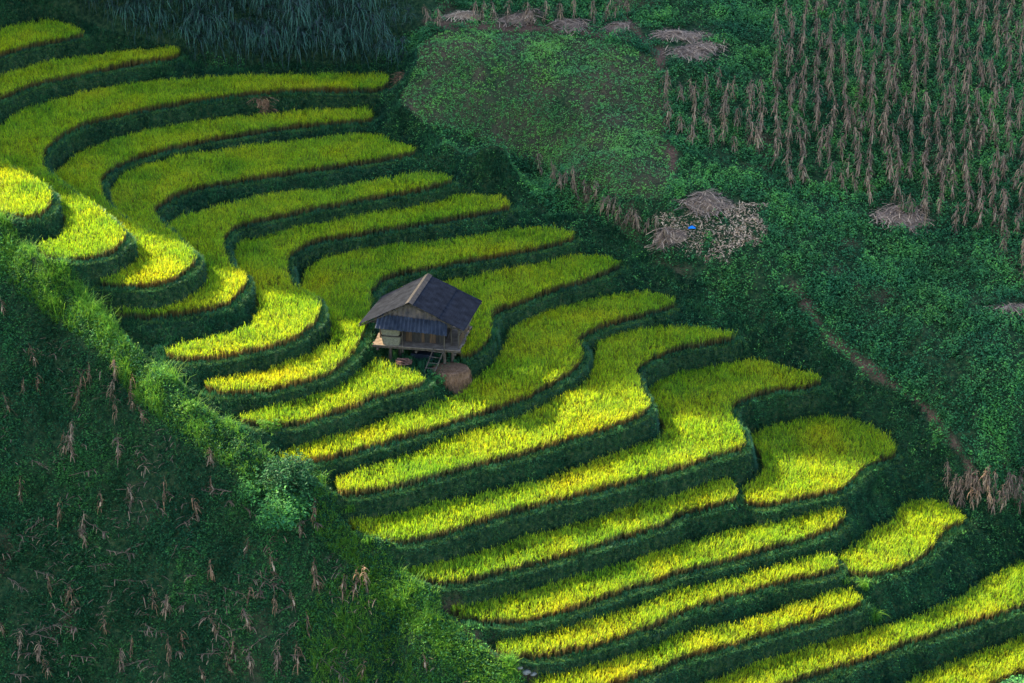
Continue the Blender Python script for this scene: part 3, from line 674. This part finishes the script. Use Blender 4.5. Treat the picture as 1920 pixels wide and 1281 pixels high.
if rest:
    o = vobj('maize_field', rest, M_dry); tag(o, 'far rows of dry maize at the top right edge of the photo', 'maize', kind='stuff')
for k in range(42):
    P = on_ground(1776 + 186 * (k + rs.rand()) / 42, rs.uniform(915, 968))
    maize(P, 'dry maize plant in the dense little patch above the leaf-shaped paddy', 'small maize patch at the right edge', tilt=.07, sc=.78)
for k in range(22):
    t = (k + rs.uniform(-.4, .4)) / 21; px = 1020 + 225 * t; py = 330 + 145 * t + rs.uniform(-14, 10)
    maize(on_ground(px, py), 'thin dry maize plant along the lower edge of the seedling field', 'maize along the field edge', sc=.8, tilt=.12)
for k in range(13):
    maize(on_ground(880 + 300 * k / 12 + rs.uniform(-8, 8), rs.uniform(28, 48)), 'dry maize plant above the seedling field at the top edge', 'maize above the seedling field', sc=.95)
for p in ((805, 45), (822, 48)): maize(on_ground(*p), 'lone dry maize plant at the right end of the cane thicket', 'maize by the cane thicket', sc=.9)
LEFT = [(8,600),(70,690),(72,735),(45,750),(20,780),(150,740),(145,775),(170,730),(205,760),(220,790),(250,775),(215,720),(270,800),(245,745),(130,850),(140,870),(120,860),(190,960),(250,950),(308,955),(38,950),(110,990),(370,970),(222,870),(155,1010),(165,1030),(395,880),(520,1090),(600,1110),(590,1095),(455,1050),(640,1125),(665,1120),(690,1110),(95,1120),(125,1140),(140,1150),(200,1190),(310,1160),(245,1240),(345,1215),(400,1090),(320,1240),(290,1150),(465,1130),(470,1190),(470,1270),(580,1200),(435,1240),(405,1200),(520,1265),(560,1260),(40,1230),(70,1250),(95,1275),(10,1200),(435,1270),(385,1285),(680,1275),(800,1265),(520,1150),(555,1150),(560,905),(400,935),(590,980),(565,1010),(230,1265)]
for p in LEFT:
    a = 'near the left edge' if p[0] < 180 else 'midway across' if p[0] < 420 else 'towards the ridge'; b = 'upper part' if p[1] < 900 else 'middle part' if p[1] < 1130 else 'bottom part'
    maize(on_ground(*p), 'withered maize plant %s, %s of the near slope' % (a, b), 'withered maize on the near slope', random.choice([PROT, PROTR, PROTR]), tilt=.12, sc=.85)
FALL = [(60,870,30,20),(130,900,50,-10),(15,1090,40,30),(85,980,-40,30),(160,985,40,25),(270,1025,-45,25),(330,1000,40,-25),(215,1095,60,5),(330,1120,60,8),(160,1140,-40,30),(60,1195,50,15),(260,1190,50,5),(420,1110,55,20),(390,1180,40,40),(500,1200,-40,30),(560,1170,-35,40),(130,1235,50,10),(280,1245,-50,15),(370,1235,60,0),(600,1240,45,40),(30,1010,45,10),(200,1040,50,8),(100,1180,60,10),(440,1085,60,20),(20,1270,40,10),(480,1080,45,35)]
def lying_stalk(a, b, seed):
    r = np.random.RandomState(seed); A = np.array(a) + [0, 0, .18]; B = np.array(b) + [0, 0, .25]
    o = empty('fallen_maize', A)
    m = MB(); m.bar((0, 0, 0), B - A, .018, .008, 6, .03, 4); m.build('stalk', M_stalk, o)
    t = r.rand(9); C = (B - A) * t[:, None]
    dd = (B - A); az = math.atan2(dd[1], dd[0]) + r.uniform(-1.3, 1.3, 9)
    L = blades(C, az, r.uniform(.0, .12, 9), r.uniform(.15, .45, 9), r.uniform(.02, .04, 9), 4, r.uniform(.1, .3, 9), r.rand(9), .3, 0, 1.0)
    vobj('leaves', [L], M_dry, o); return o
for _ in range(26):
    FALL.append((rs.uniform(10, 600), rs.uniform(930, 1265), rs.uniform(-50, 55), rs.uniform(-22, 32)))
for i, (x, y, dx, dy) in enumerate(FALL):
    o = lying_stalk(on_ground(x, y), on_ground(x + dx, y + dy), 300 + i)
    tag(o, 'fallen grey maize stalk lying over the weeds on the near slope', 'maize stalk', 'fallen maize stalks on the near slope')

P, _, _ = scatter(np.where(fore_m & (PYg > crest_y + 90), 9.0, 0) * np.clip(noise(GX, GY, 1.3, 97) * 4, 0, 2)); n0 = len(P); P[:, 2] += .22 + rs.uniform(0, .15, n0)
o = vobj('maize_litter', [blades(P, rs.rand(n0) * 6.283, rs.uniform(-.05, .1, n0), rs.uniform(.15, .5, n0), rs.uniform(.015, .035, n0), 4, rs.uniform(0, .25, n0), None, .3, 0, 1.0)], M_dry)
tag(o, 'dry fallen maize leaves littering the weeds of the near slope', 'leaf litter', kind='stuff')

# ------------------------------------------------------------------ heaps of cut stalks
def heap(name, cx, cy, wpx, hm, n, m, label, cat, seed, ang=0.0, L=(.3, .9), squash=.5, group=None, wid=.02):
    r = np.random.RandomState(seed); c = on_ground(cx, cy); W = wpx / 37.0 / 2
    o = empty(name, c, 0)
    rr = np.sqrt(r.rand(n)); th = r.rand(n) * 6.283
    f1, f2 = r.rand(2) * 6.283
    lob = lambda t: 1 + .24 * np.sin(2 * t + f1) + .2 * np.sin(3 * t + f2)
    stray = np.where(r.rand(n) < .14, r.uniform(1.0, 1.55, n), 1.0)
    ux = rr * np.cos(th) * W * lob(th) * stray; uy = rr * np.sin(th) * W * squash * lob(th) * stray
    zg = hz(c[0] + ux, c[1] + uy) - c[2]
    top = .75 * hm * np.clip(1 - rr ** 2, 0, 1) * (.7 + .6 * r.rand(n)) * (stray == 1)
    z = zg + top * r.rand(n) ** .4 + .03
    C = np.stack([ux, uy, z], 1); az = ang + r.randn(n) * 1.2 + (r.rand(n) < .5) * math.pi
    ln = r.uniform(*L, n)
    V, F, A, Wv = blades(C, az, r.uniform(-.08, .12, n), ln, r.uniform(.6, 1.6, n) * wid, 2, ln * .15, r.rand(n), .6, 0, 1.0)
    # a solid core under the stalks
    k = 20; P = [(0, 0, hm * .5)]; Fc = []
    for q, fr in ((1, .5), (2, .92)):
        for j in range(k):
            a = 6.283 * j / k; x = math.cos(a) * W * fr * float(lob(a)); y = math.sin(a) * W * squash * fr * float(lob(a))
            P.append((x, y, float(hz(c[0] + x, c[1] + y)) - c[2] + hm * .5 * max(0, 1 - fr ** 2) - (.05 if q == 2 else 0)))
    for j in range(k):
        Fc.append((0, 1 + j, 1 + (j + 1) % k)); Fc.append((1 + j, 1 + k + j, 1 + k + (j + 1) % k, 1 + (j + 1) % k))
    core = MB().add(P, Fc).build('heap_core', m, o)
    vobj('loose_stalks', [(V, F, A, Wv)], m, o)
    tag(o, label, cat, group); return o
heap('stalk_heap', 1275, 68, 110, .35, 700, M_straw, 'long heap of grey cut stalks at the top, left of the maize rows', 'stalk heap', 1, 2.9)
heap('stalk_heap', 1305, 98, 125, .3, 650, M_straw, 'pale stalk heap just below the topmost grey heap, pointing right', 'stalk heap', 2, 3.0)
heap('stalk_heap', 1070, 50, 90, .3, 450, M_straw, 'low heap of cut stalks along the upper edge of the seedling field', 'stalk heap', 3, .3)
heap('stalk_heap', 975, 38, 90, .25, 350, M_straw, 'scattered stalks left of the centre on the seedling field upper edge', 'stalk heap', 4, .1)
heap('stalk_heap', 868, 30, 70, .25, 350, M_husk, 'small pale stalk heap near the right end of the cane thicket', 'stalk heap', 5, .1)
heap('stalk_heap', 1325, 383, 92, .45, 700, M_straw, 'round grey stalk bundle standing above the pale spread husks', 'stalk heap', 6, .3)
heap('stalk_heap', 1690, 408, 120, .35, 600, M_straw, 'brown stalk heap at the foot of the maize rows', 'stalk heap', 7, -.5)
heap('stalk_heap', 1255, 445, 60, .4, 350, M_straw, 'ragged grey stalks at the left end of the spread husks', 'stalk heap', 8, .9)
heap('stalk_heap', 1160, 52, 70, .2, 260, M_straw, 'thin scatter of stalks where the footpath meets the seedling field', 'stalk heap', 9, .4)
heap('stalk_heap', 1905, 580, 60, .2, 200, M_straw, 'small stalk heap among the beans at the right edge', 'stalk heap', 10, .4)
heap('straw_heap', 492, 194, 50, .12, 160, M_thatch, 'small brown straw heap on the bank below the long terrace', 'straw heap', 11, .1)
heap('stalk_heap', 752, 150, 22, .2, 160, M_thatch, 'dark dead stalks on the left bank of the seedling field', 'stalk heap', 12, 1.2, squash=1.3)

# blue cloth by the husks
c = on_ground(1297, 430); N = 9
u, v = np.meshgrid(np.linspace(-.2, .2, N), np.linspace(-.15, .15, N))
zz = .08 + .12 * np.exp(-((u / .12) ** 2 + (v / .1) ** 2)) + .02 * np.sin(u * 60) * np.cos(v * 50)
Vc = np.stack([u, v, zz], -1).reshape(-1, 3); jj, ii = np.meshgrid(np.arange(N - 1), np.arange(N - 1), indexing='ij'); q = (jj * N + ii).ravel()
o = link('cloth', npmesh('cloth', Vc, np.stack([q, q + 1, q + 1 + N, q + N], 1), M_blue, None, True), None, c.tolist())
md = o.modifiers.new('thickness', 'SOLIDIFY'); md.thickness = .01
tag(o, 'crumpled bright blue cloth lying on the pale husks', 'cloth')

# ------------------------------------------------------------------ cane thicket
CANE = []
for s in range(4):
    r = np.random.RandomState(500 + s); ns = 9
    root = []; canes = MB(); parts = []
    sv = rs; rs = r
    for i in range(ns):
        bx, by = r.randn(2) * .5; hh = r.uniform(1.5, 2.6); lx, ly = bx * .5 + r.randn() * .15, by * .5 - .2 + r.randn() * .15
        canes.bar((bx, by, -.2), (bx + lx, by + ly, hh), .016, .009, 5, .02, 3)
        nl = 17; t = np.concatenate([r.uniform(.35, .8, nl - 12), r.uniform(.8, 1, 12)])
        B = np.stack([bx + lx * t, by + ly * t, hh * t - .1], 1)
        parts.append(blades(B, r.rand(nl) * 6.283, r.uniform(.25, .6, nl), r.uniform(.4, 1.0, nl), r.uniform(.024, .042, nl), 7, r.uniform(.55, 1.25, nl), np.clip(t * .8 + r.rand(nl) * .4 - .2, 0, 1), .12, 0, 1.1))  # lower leaves darker by height: thicket shade put into the colour
    rs = sv
    co = canes.build('stems', M_cane); V, F, A, W = join(parts)
    lm = npmesh('leaves', V, F, M_cane, {'along': A, 'vary': W})
    CANE.append((co.data, lm)); bpy.data.objects.remove(co)
cane_pts = []
for row, (y0, nn) in enumerate(((120, 11), (92, 11), (52, 12), (20, 12), (-12, 12), (-48, 11))):
    for i in range(nn):
        x = (370 if row == 0 else 230 if row == 1 else 175 if row == 2 else 130) + (i + rs.uniform(-.3, .3)) * ((400 if row == 0 else 500 if row == 1 else 600 if row == 2 else 680) / nn)
        cane_pts.append((x, y0 + rs.uniform(-8, 8) - (12 if x < 420 else 0) - (18 if x < 250 else 0)))
for i, p in enumerate(cane_pts):
    P = on_ground(*p); a, b2 = CANE[i % 4]; o = empty('cane_clump', P, rs.uniform(0, 6.28)); s = rs.uniform(.7, 1.2); o.scale = (s, s, s * rs.uniform(.8, 1.25))
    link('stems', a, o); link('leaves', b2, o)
    a = 'left end' if p[0] < 350 else 'middle' if p[0] < 580 else 'right end'; b = 'front edge' if p[1] > 75 else 'middle depth' if p[1] > 15 else 'back'
    tag(o, 'dark arching cane grass clump, %s, %s of the thicket' % (a, b), 'cane grass', 'cane grass clumps of the thicket')

# ------------------------------------------------------------------ shrubs and single tufts
def shrub(px, py, rad, hgt, nl, m, label, seed, size=.05, back=0.0, name='shrub'):
    r = np.random.RandomState(seed); c = on_ground(px, py); c[1] += back; c[2] = hz(c[0], c[1])
    o = empty(name, c); tr = MB(); tips = []
    for i in range(8):
        a = r.rand() * 6.283; e = np.array([math.cos(a) * rad * r.uniform(.3, .8), math.sin(a) * rad * r.uniform(.3, .8), hgt * r.uniform(.45, .85)])
        tr.bar((0, 0, -.1), e * .5, .03, .018, 6, .02, 2); tr.bar(e * .5, e, .018, .008, 5, .02, 2); tips.append(e); tips.append(e * .6)
    tr.build('trunk', M_post, o)
    cl = np.array(tips)[r.randint(0, len(tips), nl // 12)] + r.randn(nl // 12, 3) * rad * .27
    C = np.repeat(cl, 12, 0) + r.randn(len(cl) * 12, 3) * rad * .085
    C[:, 2] = np.abs(C[:, 2]); vobj('crown', [leaves(C, r.uniform(.6, 1.3, len(C)) * size, 1.1, None, .45)], m, o)
    tag(o, label, 'shrub'); return o
shrub(545, 925, 1.15, 1.5, 5000, M_bush, 'large bushy shrub with pale sunlit leaves on the near ridge crest', 1, .075)
shrub(525, 985, 1.2, 1.1, 5000, M_leaf, 'dark leafy bush just below the large bushy shrub', 13, .08)
shrub(470, 935, .7, .9, 2000, M_leaf, 'dark low shrub on the slope left of the large bushy shrub', 2)
shrub(505, 808, .5, .6, 900, M_long, 'small thin yellowish shrub at the left end of the rice patch before the hut', 3, .045)
shrub(1160, 812, .22, .35, 350, M_leaf, 'tiny dark bush on the bank edge below the bright elbow terrace', 4, .04)
shrub(1322, 862, .3, .4, 450, M_leaf, 'small dark bush at the rice edge near the rounded green paddy', 5, .04)
shrub(1700, 400, .5, .5, 700, M_leaf, 'low green bush beside the brown stalk heap', 6)
shrub(820, 722, .38, .5, 700, M_leaf, 'dark bush at the foot of the hut ladder', 7, .045)
shrub(28, 425, .5, .55, 900, M_bush, 'leafy weed bush under the left-edge rice nose', 8, .045)
shrub(350, 770, .5, .5, 900, M_long, 'bright weed bush on the near ridge crest left of the thin yellowish shrub', 12, .045)
def tuft(px, py, n, L, label, seed, m=M_long):
    r = np.random.RandomState(seed); c = on_ground(px, py); o = empty('grass_tuft', c)
    B = np.zeros((n, 3)); B[:, :2] = r.randn(n, 2) * .1; ln = r.uniform(.5, 1, n) * L
    vobj('leaves', [blades(B, r.rand(n) * 6.283, ln, ln * r.uniform(.2, .7, n), r.uniform(.011, .02, n), 6, ln * r.uniform(.2, .8, n), r.rand(n), .15)], m, o)
    tag(o, label, 'grass tuft'); return o
tuft(1620, 1108, 70, .95, 'upper bright long-leaved grass tuft between the leaf-shaped paddy and the duller strip', 1)
tuft(1640, 1165, 80, 1.0, 'lower long-leaved grass tuft at the right end of the duller strip', 2)
tuft(1585, 1100, 40, .6, 'small grass tuft left of the two long-leaved ones', 9)
tuft(605, 905, 70, .9, 'tall arching grass tuft on the crest right of the large shrub', 3)
tuft(365, 655, 25, .5, 'lone bright grass tuft on the lip of the large yellow tongue', 4)
tuft(655, 965, 60, .8, 'arching grass tuft on the crest at the left end of the S-shaped terrace', 5)
tuft(690, 1020, 60, .8, 'arching grass tuft on the crest by the end of the straight yellow strip', 6)
tuft(430, 800, 60, .8, 'arching grass tuft on the crest left of the large shrub', 7)
tuft(900, 760, 6, .4, 'few blades of grass on the lip of the terrace below the hut', 8)
for i, p in enumerate([(985, 1270, .22), (1000, 1268, .15), (975, 1255, .12)]):
    c = on_ground(p[0], p[1]); r = np.random.RandomState(i); m = MB(); k = 9; P = [(0, 0, p[2] * .5)]; Fq = []
    for q, (fr, zf) in enumerate(((.6, .42), (1, .1), (.9, -.3))):
        for j in range(k):
            a = 6.283 * j / k; rr = p[2] * fr * r.uniform(.8, 1.15) * 1.2; P.append((rr * math.cos(a), rr * .8 * math.sin(a), p[2] * zf))
    for j in range(k):
        Fq.append((0, 1 + j, 1 + (j + 1) % k))
        for q in range(2): Fq.append((1 + q * k + j, 1 + (q + 1) * k + j, 1 + (q + 1) * k + (j + 1) % k, 1 + q * k + (j + 1) % k))
    o = m.add(P, Fq).build('rock', M_rock, None, .01); o.location = (c + [0, 0, .03]).tolist()
    tag(o, ['largest flat grey stone', 'middle-sized grey stone', 'smallest grey stone'][i] + ' on the gully path at the bottom edge', 'rock')

# ------------------------------------------------------------------ hut
DZ = 1.0
hc = unproj(780, 652, DZ); YAW = -R(10)
hut = empty('stilt_hut', (hc[0], hc[1], 0.0), YAW)
tag(hut, 'small wooden hut on stilts with a dark corrugated gable roof among the rice', 'hut')
ca, sa = math.cos(YAW), math.sin(YAW)
def gz(u, v):  # ground height at hut local (u, v)
    return float(hz(hc[0] + u * ca - v * sa, hc[1] + u * sa + v * ca))
# deck
dk = MB()
for i in range(17):
    v = .09 + i * .178; dk.box((0.0 + random.uniform(-.03, .03), v, DZ - .02), (4.3 + random.uniform(-.06, .05), .165, .04))
dk.build('deck', M_deck, hut, .004)
fr = MB()
for v in (.1, 1.5, 2.9): fr.box((0, v, DZ - .1), (4.35, .09, .12))
for u in (-1.9, 1.9, 0): fr.box((u, 1.5, DZ - .215), (.09, 3.1, .11))
fr.build('deck_frame', M_post, hut, .006)
for (u, v, top) in ((-1.35, .35, DZ - .17), (-1.0, .9, DZ - .17), (-.1, 1.5, DZ - .17), (1.32, .25, DZ - .17), (1.62, .7, DZ - .17), (1.9, 1.6, DZ - .17), (-1.8, 2.6, DZ - .17), (0.2, 2.8, DZ - .17), (1.8, 2.8, DZ - .17), (.4, 1.1, DZ - .17)):
    b0 = gz(u, v) - .3; MB().bar((u, v, b0), (u + random.uniform(-.03, .03), v, top), .085, .075, 8, .012, 4).build('stilt', M_post, hut)
# room walls: vertical planks, each wall one part; the front one shows planks of different colour
def wall(u0, v0, u1, v1, z0, z1, name, m, npl):
    w_ = MB(); L = math.hypot(u1 - u0, v1 - v0); a = math.atan2(v1 - v0, u1 - u0)
    for i in range(npl):
        t = (i + .5) / npl; w_.box((u0 + (u1 - u0) * t, v0 + (v1 - v0) * t, (z0 + z1) / 2), (L / npl - .012, .03 + random.uniform(0, .012), z1 - z0 - random.uniform(0, .03)), a)
    return w_.build(name, m, hut, .003)
zt = DZ + 1.2
wall(-1.25, .62, 1.22, .62, DZ + .01, zt, 'front_wall', M_plankd, 10)
pl = MB()
for u in (-.55, -.40, .22, .62, .78): pl.box((u, .595, DZ + .5), (.14, .02, .95))
pl.build('door_boards', M_plank, hut, .003)
wall(1.22, .64, 1.22, 2.6, DZ + .01, zt, 'side_wall', M_plankd, 8)
wall(-1.25, .64, -1.25, 2.6, DZ + .01, zt, 'side_wall', M_plankd, 8)
wall(-1.25, 2.62, 1.22, 2.62, DZ + .01, zt, 'back_wall', M_plankd, 10)
for (u, v, z1) in ((-.68, .12, 2.35), (1.35, .16, 2.3), (1.62, .55, 2.35), (2.05, .2, 2.2), (2.1, 2.5, 2.1), (-2.1, 2.5, 2.1), (-1.95, .9, 2.1), (2.08, 1.5, 2.12)):
    MB().bar((u, v, DZ - .35 if u == -.68 else DZ - .02), (u, v, z1), .038, .034, 8, .008, 3).build('post', M_wood, hut)
rl = MB(); rl.box((2.08, 1.35, DZ + .36), (.03, 2.1, .5)); rl.build('side_board', M_plank, hut, .004)
rl = MB(); rl.box((2.16, 1.75, DZ + .66), (.22, 1.3, .03)); rl.build('sill', M_deck, hut, .004)
br = MB(); br.bar((2.05, .2, DZ + .75), (2.3, .35, DZ + 1.12), .025); br.bar((1.35, .2, DZ + 1.18), (1.75, .1, DZ + 1.14), .03); br.bar((-2.2, .1, DZ + 1.14), (2.2, .1, DZ + 1.12), .035); br.bar((-2.1, 2.6, DZ + 1.1), (2.1, 2.6, DZ + 1.1), .035)
br.build('tie_beam', M_wood, hut)
# corrugated sheets
def corr(p00, p10, p01, p11, nw, amp, name, m, thick=.012, rows=2, sag=0.0, jag=0.0):
    "sheet whose waves repeat nw times from p00 to p10; p01/p11 are the far ends of the waves"
    p00, p10, p01, p11 = (np.array(p, float) for p in (p00, p10, p01, p11))
    nrm = np.cross(p10 - p00, p01 - p00); nrm /= np.linalg.norm(nrm)
    if nrm[2] < 0: nrm = -nrm
    N = nw * 6 + 1; V = []; F = []
    jg = np.repeat(np.random.RandomState(nw).uniform(-jag, jag, nw // 6 + 2), 36)[:N]
    for side in (0, 1):
        for j in range(rows + 1):
            t = j / rows
            for i in range(N):
                s = i / (N - 1); tt = t + (jg[i] if j == rows else 0)
                a = p00 + (p10 - p00) * s; b = p01 + (p11 - p01) * s
                P = a + (b - a) * tt + nrm * (amp * math.sin(s * nw * 6.28318) - sag * math.sin(s * 3.1416) * math.sin(t * 3.14) - side * thick)
                V.append(P)
    R0 = (rows + 1) * N
    for j in range(rows):
        for i in range(N - 1):
            q = j * N + i; F.append((q, q + 1, q + N + 1, q + N)); q += R0; F.append((q, q + N, q + N + 1, q + 1))
    for i in range(N - 1):
        F.append((i, i + R0, i + 1 + R0, i + 1)); q = rows * N + i; F.append((q, q + 1, q + 1 + R0, q + R0))
    for j in range(rows):
        a = j * N; F.append((a, a + N, a + N + R0, a + R0)); a += N - 1; F.append((a, a + R0, a + N + R0, a + N))
    return MB().add(V, F).build(name, m, hut)
EZl, EZr, RZ = DZ + 1.17, DZ + 1.2, DZ + 2.46
rf0, rf1 = (-.22, -.42), (-.05, 3.25)
def lerp3(a, b, t): return tuple(a[i] + (b[i] - a[i]) * t for i in range(3))
RFm, RBm = (rf0[0], rf0[1], RZ), (rf1[0], rf1[1], RZ)
ELf, ELb = (-2.72, -.38, EZl), (-2.35, 3.2, EZl + .04)
ERf, ERb = (2.42, -.34, EZr), (2.62, 3.35, EZr + .03)
for (A0, A1, B0, B1) in ((RFm, RBm, ELf, ELb), (RFm, RBm, ERf, ERb)):
    mf, mb = lerp3(A0, B0, .54), lerp3(A1, B1, .54)
    up = np.array([0, 0, .028])
    corr(np.array(A0) + up, np.array(A1) + up, np.array(mf) + up, np.array(mb) + up, 30, .014, 'roof_sheet', M_roof, jag=.0)
    mf2, mb2 = lerp3(A0, B0, .5), lerp3(A1, B1, .5)
    corr(mf2, mb2, B0, B1, 30, .014, 'roof_sheet', M_roof, jag=.0)
rc = MB()
for s, (E0, E1) in ((-1, (ELf, ELb)), (1, (ERf, ERb))):
    a, b = np.array(RFm) + [0, -.03, .075], np.array(RBm) + [0, .03, .075]
    e0, e1 = np.array(lerp3(RFm, E0, .075)) + [0, -.03, .06], np.array(lerp3(RBm, E1, .075)) + [0, .03, .06]
    V = [a, b, e1, e0] + [p - np.array([0, 0, .018]) for p in (a, b, e1, e0)]
    rc.add(V, [(0, 1, 2, 3), (7, 6, 5, 4), (0, 3, 7, 4), (1, 5, 6, 2), (3, 2, 6, 7)])
rc.build('ridge_cap', M_ridge, hut)
rp = MB()
for (E0, E1) in ((ELf, ELb), (ERf, ERb)):
    for t in (.3, .65, .97):
        a = np.array(lerp3(RFm, E0, t)) - [0, -.08, .07]; b = np.array(lerp3(RBm, E1, t)) - [0, .08, .07]; rp.bar(a, b, .028)
    for t in (.03, .5, .97):
        a = np.array(lerp3(RFm, RBm, t)); b = np.array(lerp3(E0, E1, t)); rp.bar(a - [0, 0, .13], b - [0, 0, .13], .028)
rp.build('rafter', M_wood, hut)
# gable panel and front awning
Ng = 15 * 8 + 1; Vg = []; Fg = []
for sd_ in (0, 1):
    for i in range(Ng):
        u_ = -2.0 + 3.85 * i / (Ng - 1); tl_ = RZ - (RZ - EZl) * (RFm[0] - u_) / (RFm[0] - ELf[0]) if u_ < RFm[0] else RZ - (RZ - EZr) * (u_ - RFm[0]) / (ERf[0] - RFm[0])
        wv = .03 * math.sin(i / 8 * 6.28318) + sd_ * .012
        Vg += [(u_, -.08 + wv, DZ + 1.2), (u_, -.02 + wv, max(DZ + 1.21, tl_ - .10))]
for i in range(Ng - 1):
    q = 2 * i; Fg.append((q, q + 2, q + 3, q + 1)); q += 2 * Ng; Fg.append((q, q + 1, q + 3, q + 2))
MB().add(Vg, Fg).build('gable_sheet', M_rust, hut)
corr((-1.80, -.14, DZ + 1.66), (-.15, -.14, DZ + 1.62), (-1.85, -.62, DZ + 1.12), (-.12, -.62, DZ + 1.08), 9, .05, 'awning', M_awn, jag=.03)
corr((-.20, -.12, DZ + 1.58), (1.58, -.12, DZ + 1.50), (-.18, -.60, DZ + 1.06), (1.64, -.60, DZ + 1.0), 9, .05, 'awning', M_awn, jag=.03)
# ladder leaning on the deck: moves with the deck? it is loose, so a thing of its own
lad = empty('ladder', (hc[0], hc[1], 0), YAW)
g0 = gz(.62, -.75)
a0, a1 = np.array((.52, -.85, g0 - .02)), np.array((.98, -.88, g0 - .0)); b0, b1 = np.array((.88, -.05, DZ + .08)), np.array((1.42, -.04, DZ + .06))
MB().bar(a0, b0, .026, .022, 8, .008, 4).build('rail', M_wood, lad); MB().bar(a1, b1, .026, .022, 8, .008, 4).build('rail', M_wood, lad)
for t in (.07, .27, .47, .67, .86):
    p = a0 + (b0 - a0) * t; q = a1 + (b1 - a1) * t; d = (q - p) * .1
    MB().bar(p - d + [0, -.02, random.uniform(-.02, .02)], q + d + [0, -.02, random.uniform(-.02, .02)], .02, .018, 7).build('rung', M_wood, lad)
tag(lad, 'rough wooden ladder leaning against the front of the hut deck', 'ladder')
# two stacked bins on the deck
def bin_(u, v, z, wt, wb, d, h, label):
    o = empty('grain_bin', (hc[0] + u * ca - v * sa, hc[1] + u * sa + v * ca, z), YAW)
    m = MB(); k = 12
    def ring(sx, sy, zz): return [(math.copysign(abs(math.cos(a)) ** .35, math.cos(a)) * sx, math.copysign(abs(math.sin(a)) ** .35, math.sin(a)) * sy, zz) for a in np.linspace(0, 6.28318, 24, endpoint=False)]
    rg_ = ring(wb / 2, d / 2 * .85, 0) + ring(wt / 2, d / 2, h) + ring(wt / 2 - .03, d / 2 - .03, h) + ring(wb / 2, d / 2 * .8, .05)
    F = [tuple(range(23, -1, -1))]
    for r_ in range(3):
        for j in range(24): F.append((r_ * 24 + j, r_ * 24 + (j + 1) % 24, (r_ + 1) * 24 + (j + 1) % 24, (r_ + 1) * 24 + j))
    F.append(tuple(72 + j for j in range(24)))
    m.add(rg_, F).build('body', M_pale, o)
    rm = MB(); 
    P = ring(wt / 2 + .012, d / 2 + .012, h - .03) + ring(wt / 2 + .012, d / 2 + .012, h + .012) + ring(wt / 2 - .035, d / 2 - .035, h + .012) + ring(wt / 2 - .035, d / 2 - .035, h - .03)
    F = []
    for r_ in range(4):
        for j in range(24): F.append((r_ * 24 + j, r_ * 24 + (j + 1) % 24, ((r_ + 1) % 4) * 24 + (j + 1) % 24, ((r_ + 1) % 4) * 24 + j))
    rm.add(P, F).build('rim', M_wood, o)
    tag(o, label, 'grain bin'); return o
bin_(-1.25, .28, DZ + .005, 1.0, .82, .55, .48, 'lower pale tapered grain bin at the left end of the hut deck')
bin_(-1.28, .28, DZ + .5, .98, .86, .5, .34, 'upper pale grain bin stacked on the lower one at the left of the deck')
# sacks of dark sheet and firewood under the deck
o = MB().box((0, 0, .18), (1.15, .5, .36), 0, (.92, .8)).build('covered_stack', M_tarp, None, .04)
g1 = (hc[0] + .1 * ca - .9 * sa, hc[1] + .1 * sa + .9 * ca); o.location = (g1[0], g1[1], float(hz(*g1)) + .0); o.rotation_euler = (0, 0, YAW)
tag(o, 'dark sheet-covered stack on the ground under the hut deck', 'covered stack')
fw = empty('firewood_pile', unproj(757, 683, .18)); fw.location.z = .02
fb = MB(); r = random.Random(4)
for i in range(46):
    a = r.uniform(-.5, .5); x, y = r.uniform(-.3, .3), r.uniform(-.2, .2); z = .05 + .42 * r.random() * (1 - (x / .42) ** 2)
    fb.bar((x - .16 * math.cos(a), y - .16 * math.sin(a), z), (x + .16 * math.cos(a), y + .16 * math.sin(a), z + r.uniform(-.04, .04)), .028, .024, 6)
fb.build('split_logs', M_brick, fw); tag(fw, 'heap of reddish split firewood under the left side of the hut', 'firewood pile')

# hay mound right of the ladder
c = unproj(844, 701, -.2); hm_ = empty('hay_mound', (c[0], c[1], -.55))
k = 28; P = []; Fq = []
prof = [(1.02, -.6), (1.0, .45), (.96, .78), (.86, .92), (.5, .97), (.2, 1.0)]
rr = np.random.RandomState(3)
for fr_, zf in prof:
    for j in range(k):
        a = 6.283 * j / k; P.append((.95 * fr_ * math.cos(a) * (1 + .05 * rr.randn() * fr_), .8 * fr_ * math.sin(a), .72 * zf))
for i in range(len(prof) - 1):
    for j in range(k): Fq.append((i * k + j, i * k + (j + 1) % k, (i + 1) * k + (j + 1) % k, (i + 1) * k + j))
Fq.append(tuple((len(prof) - 1) * k + j for j in range(k)))
MB().add(P, Fq).build('mound_core', M_earth, hm_)
n = 2600; th = rs.rand(n) * 6.283; q = rs.rand(n); ridx = np.sqrt(rs.rand(n))
fr_ = np.where(q < .6, ridx * .98, 1.0); zz = np.where(q < .6, np.interp(fr_, [.2, .5, .8, .95, 1], [1, .97, .93, .8, .5]) * .72, rs.uniform(-.1, .5, n) * .72)
C = np.stack([.96 * fr_ * np.cos(th), .81 * fr_ * np.sin(th), zz + .02], 1)
hv = blades(C, th + rs.randn(n) * .4, rs.uniform(-.02, .03, n), rs.uniform(.06, .12, n), .009, 2, rs.uniform(.08, .25, n), rs.rand(n), .6, 0, 1.0)
vobj('straw', [hv], M_thatch, hm_); tag(hm_, 'rounded brown hay mound beside the right front stilts of the hut', 'hay mound')
print('objects', len(bpy.data.objects))
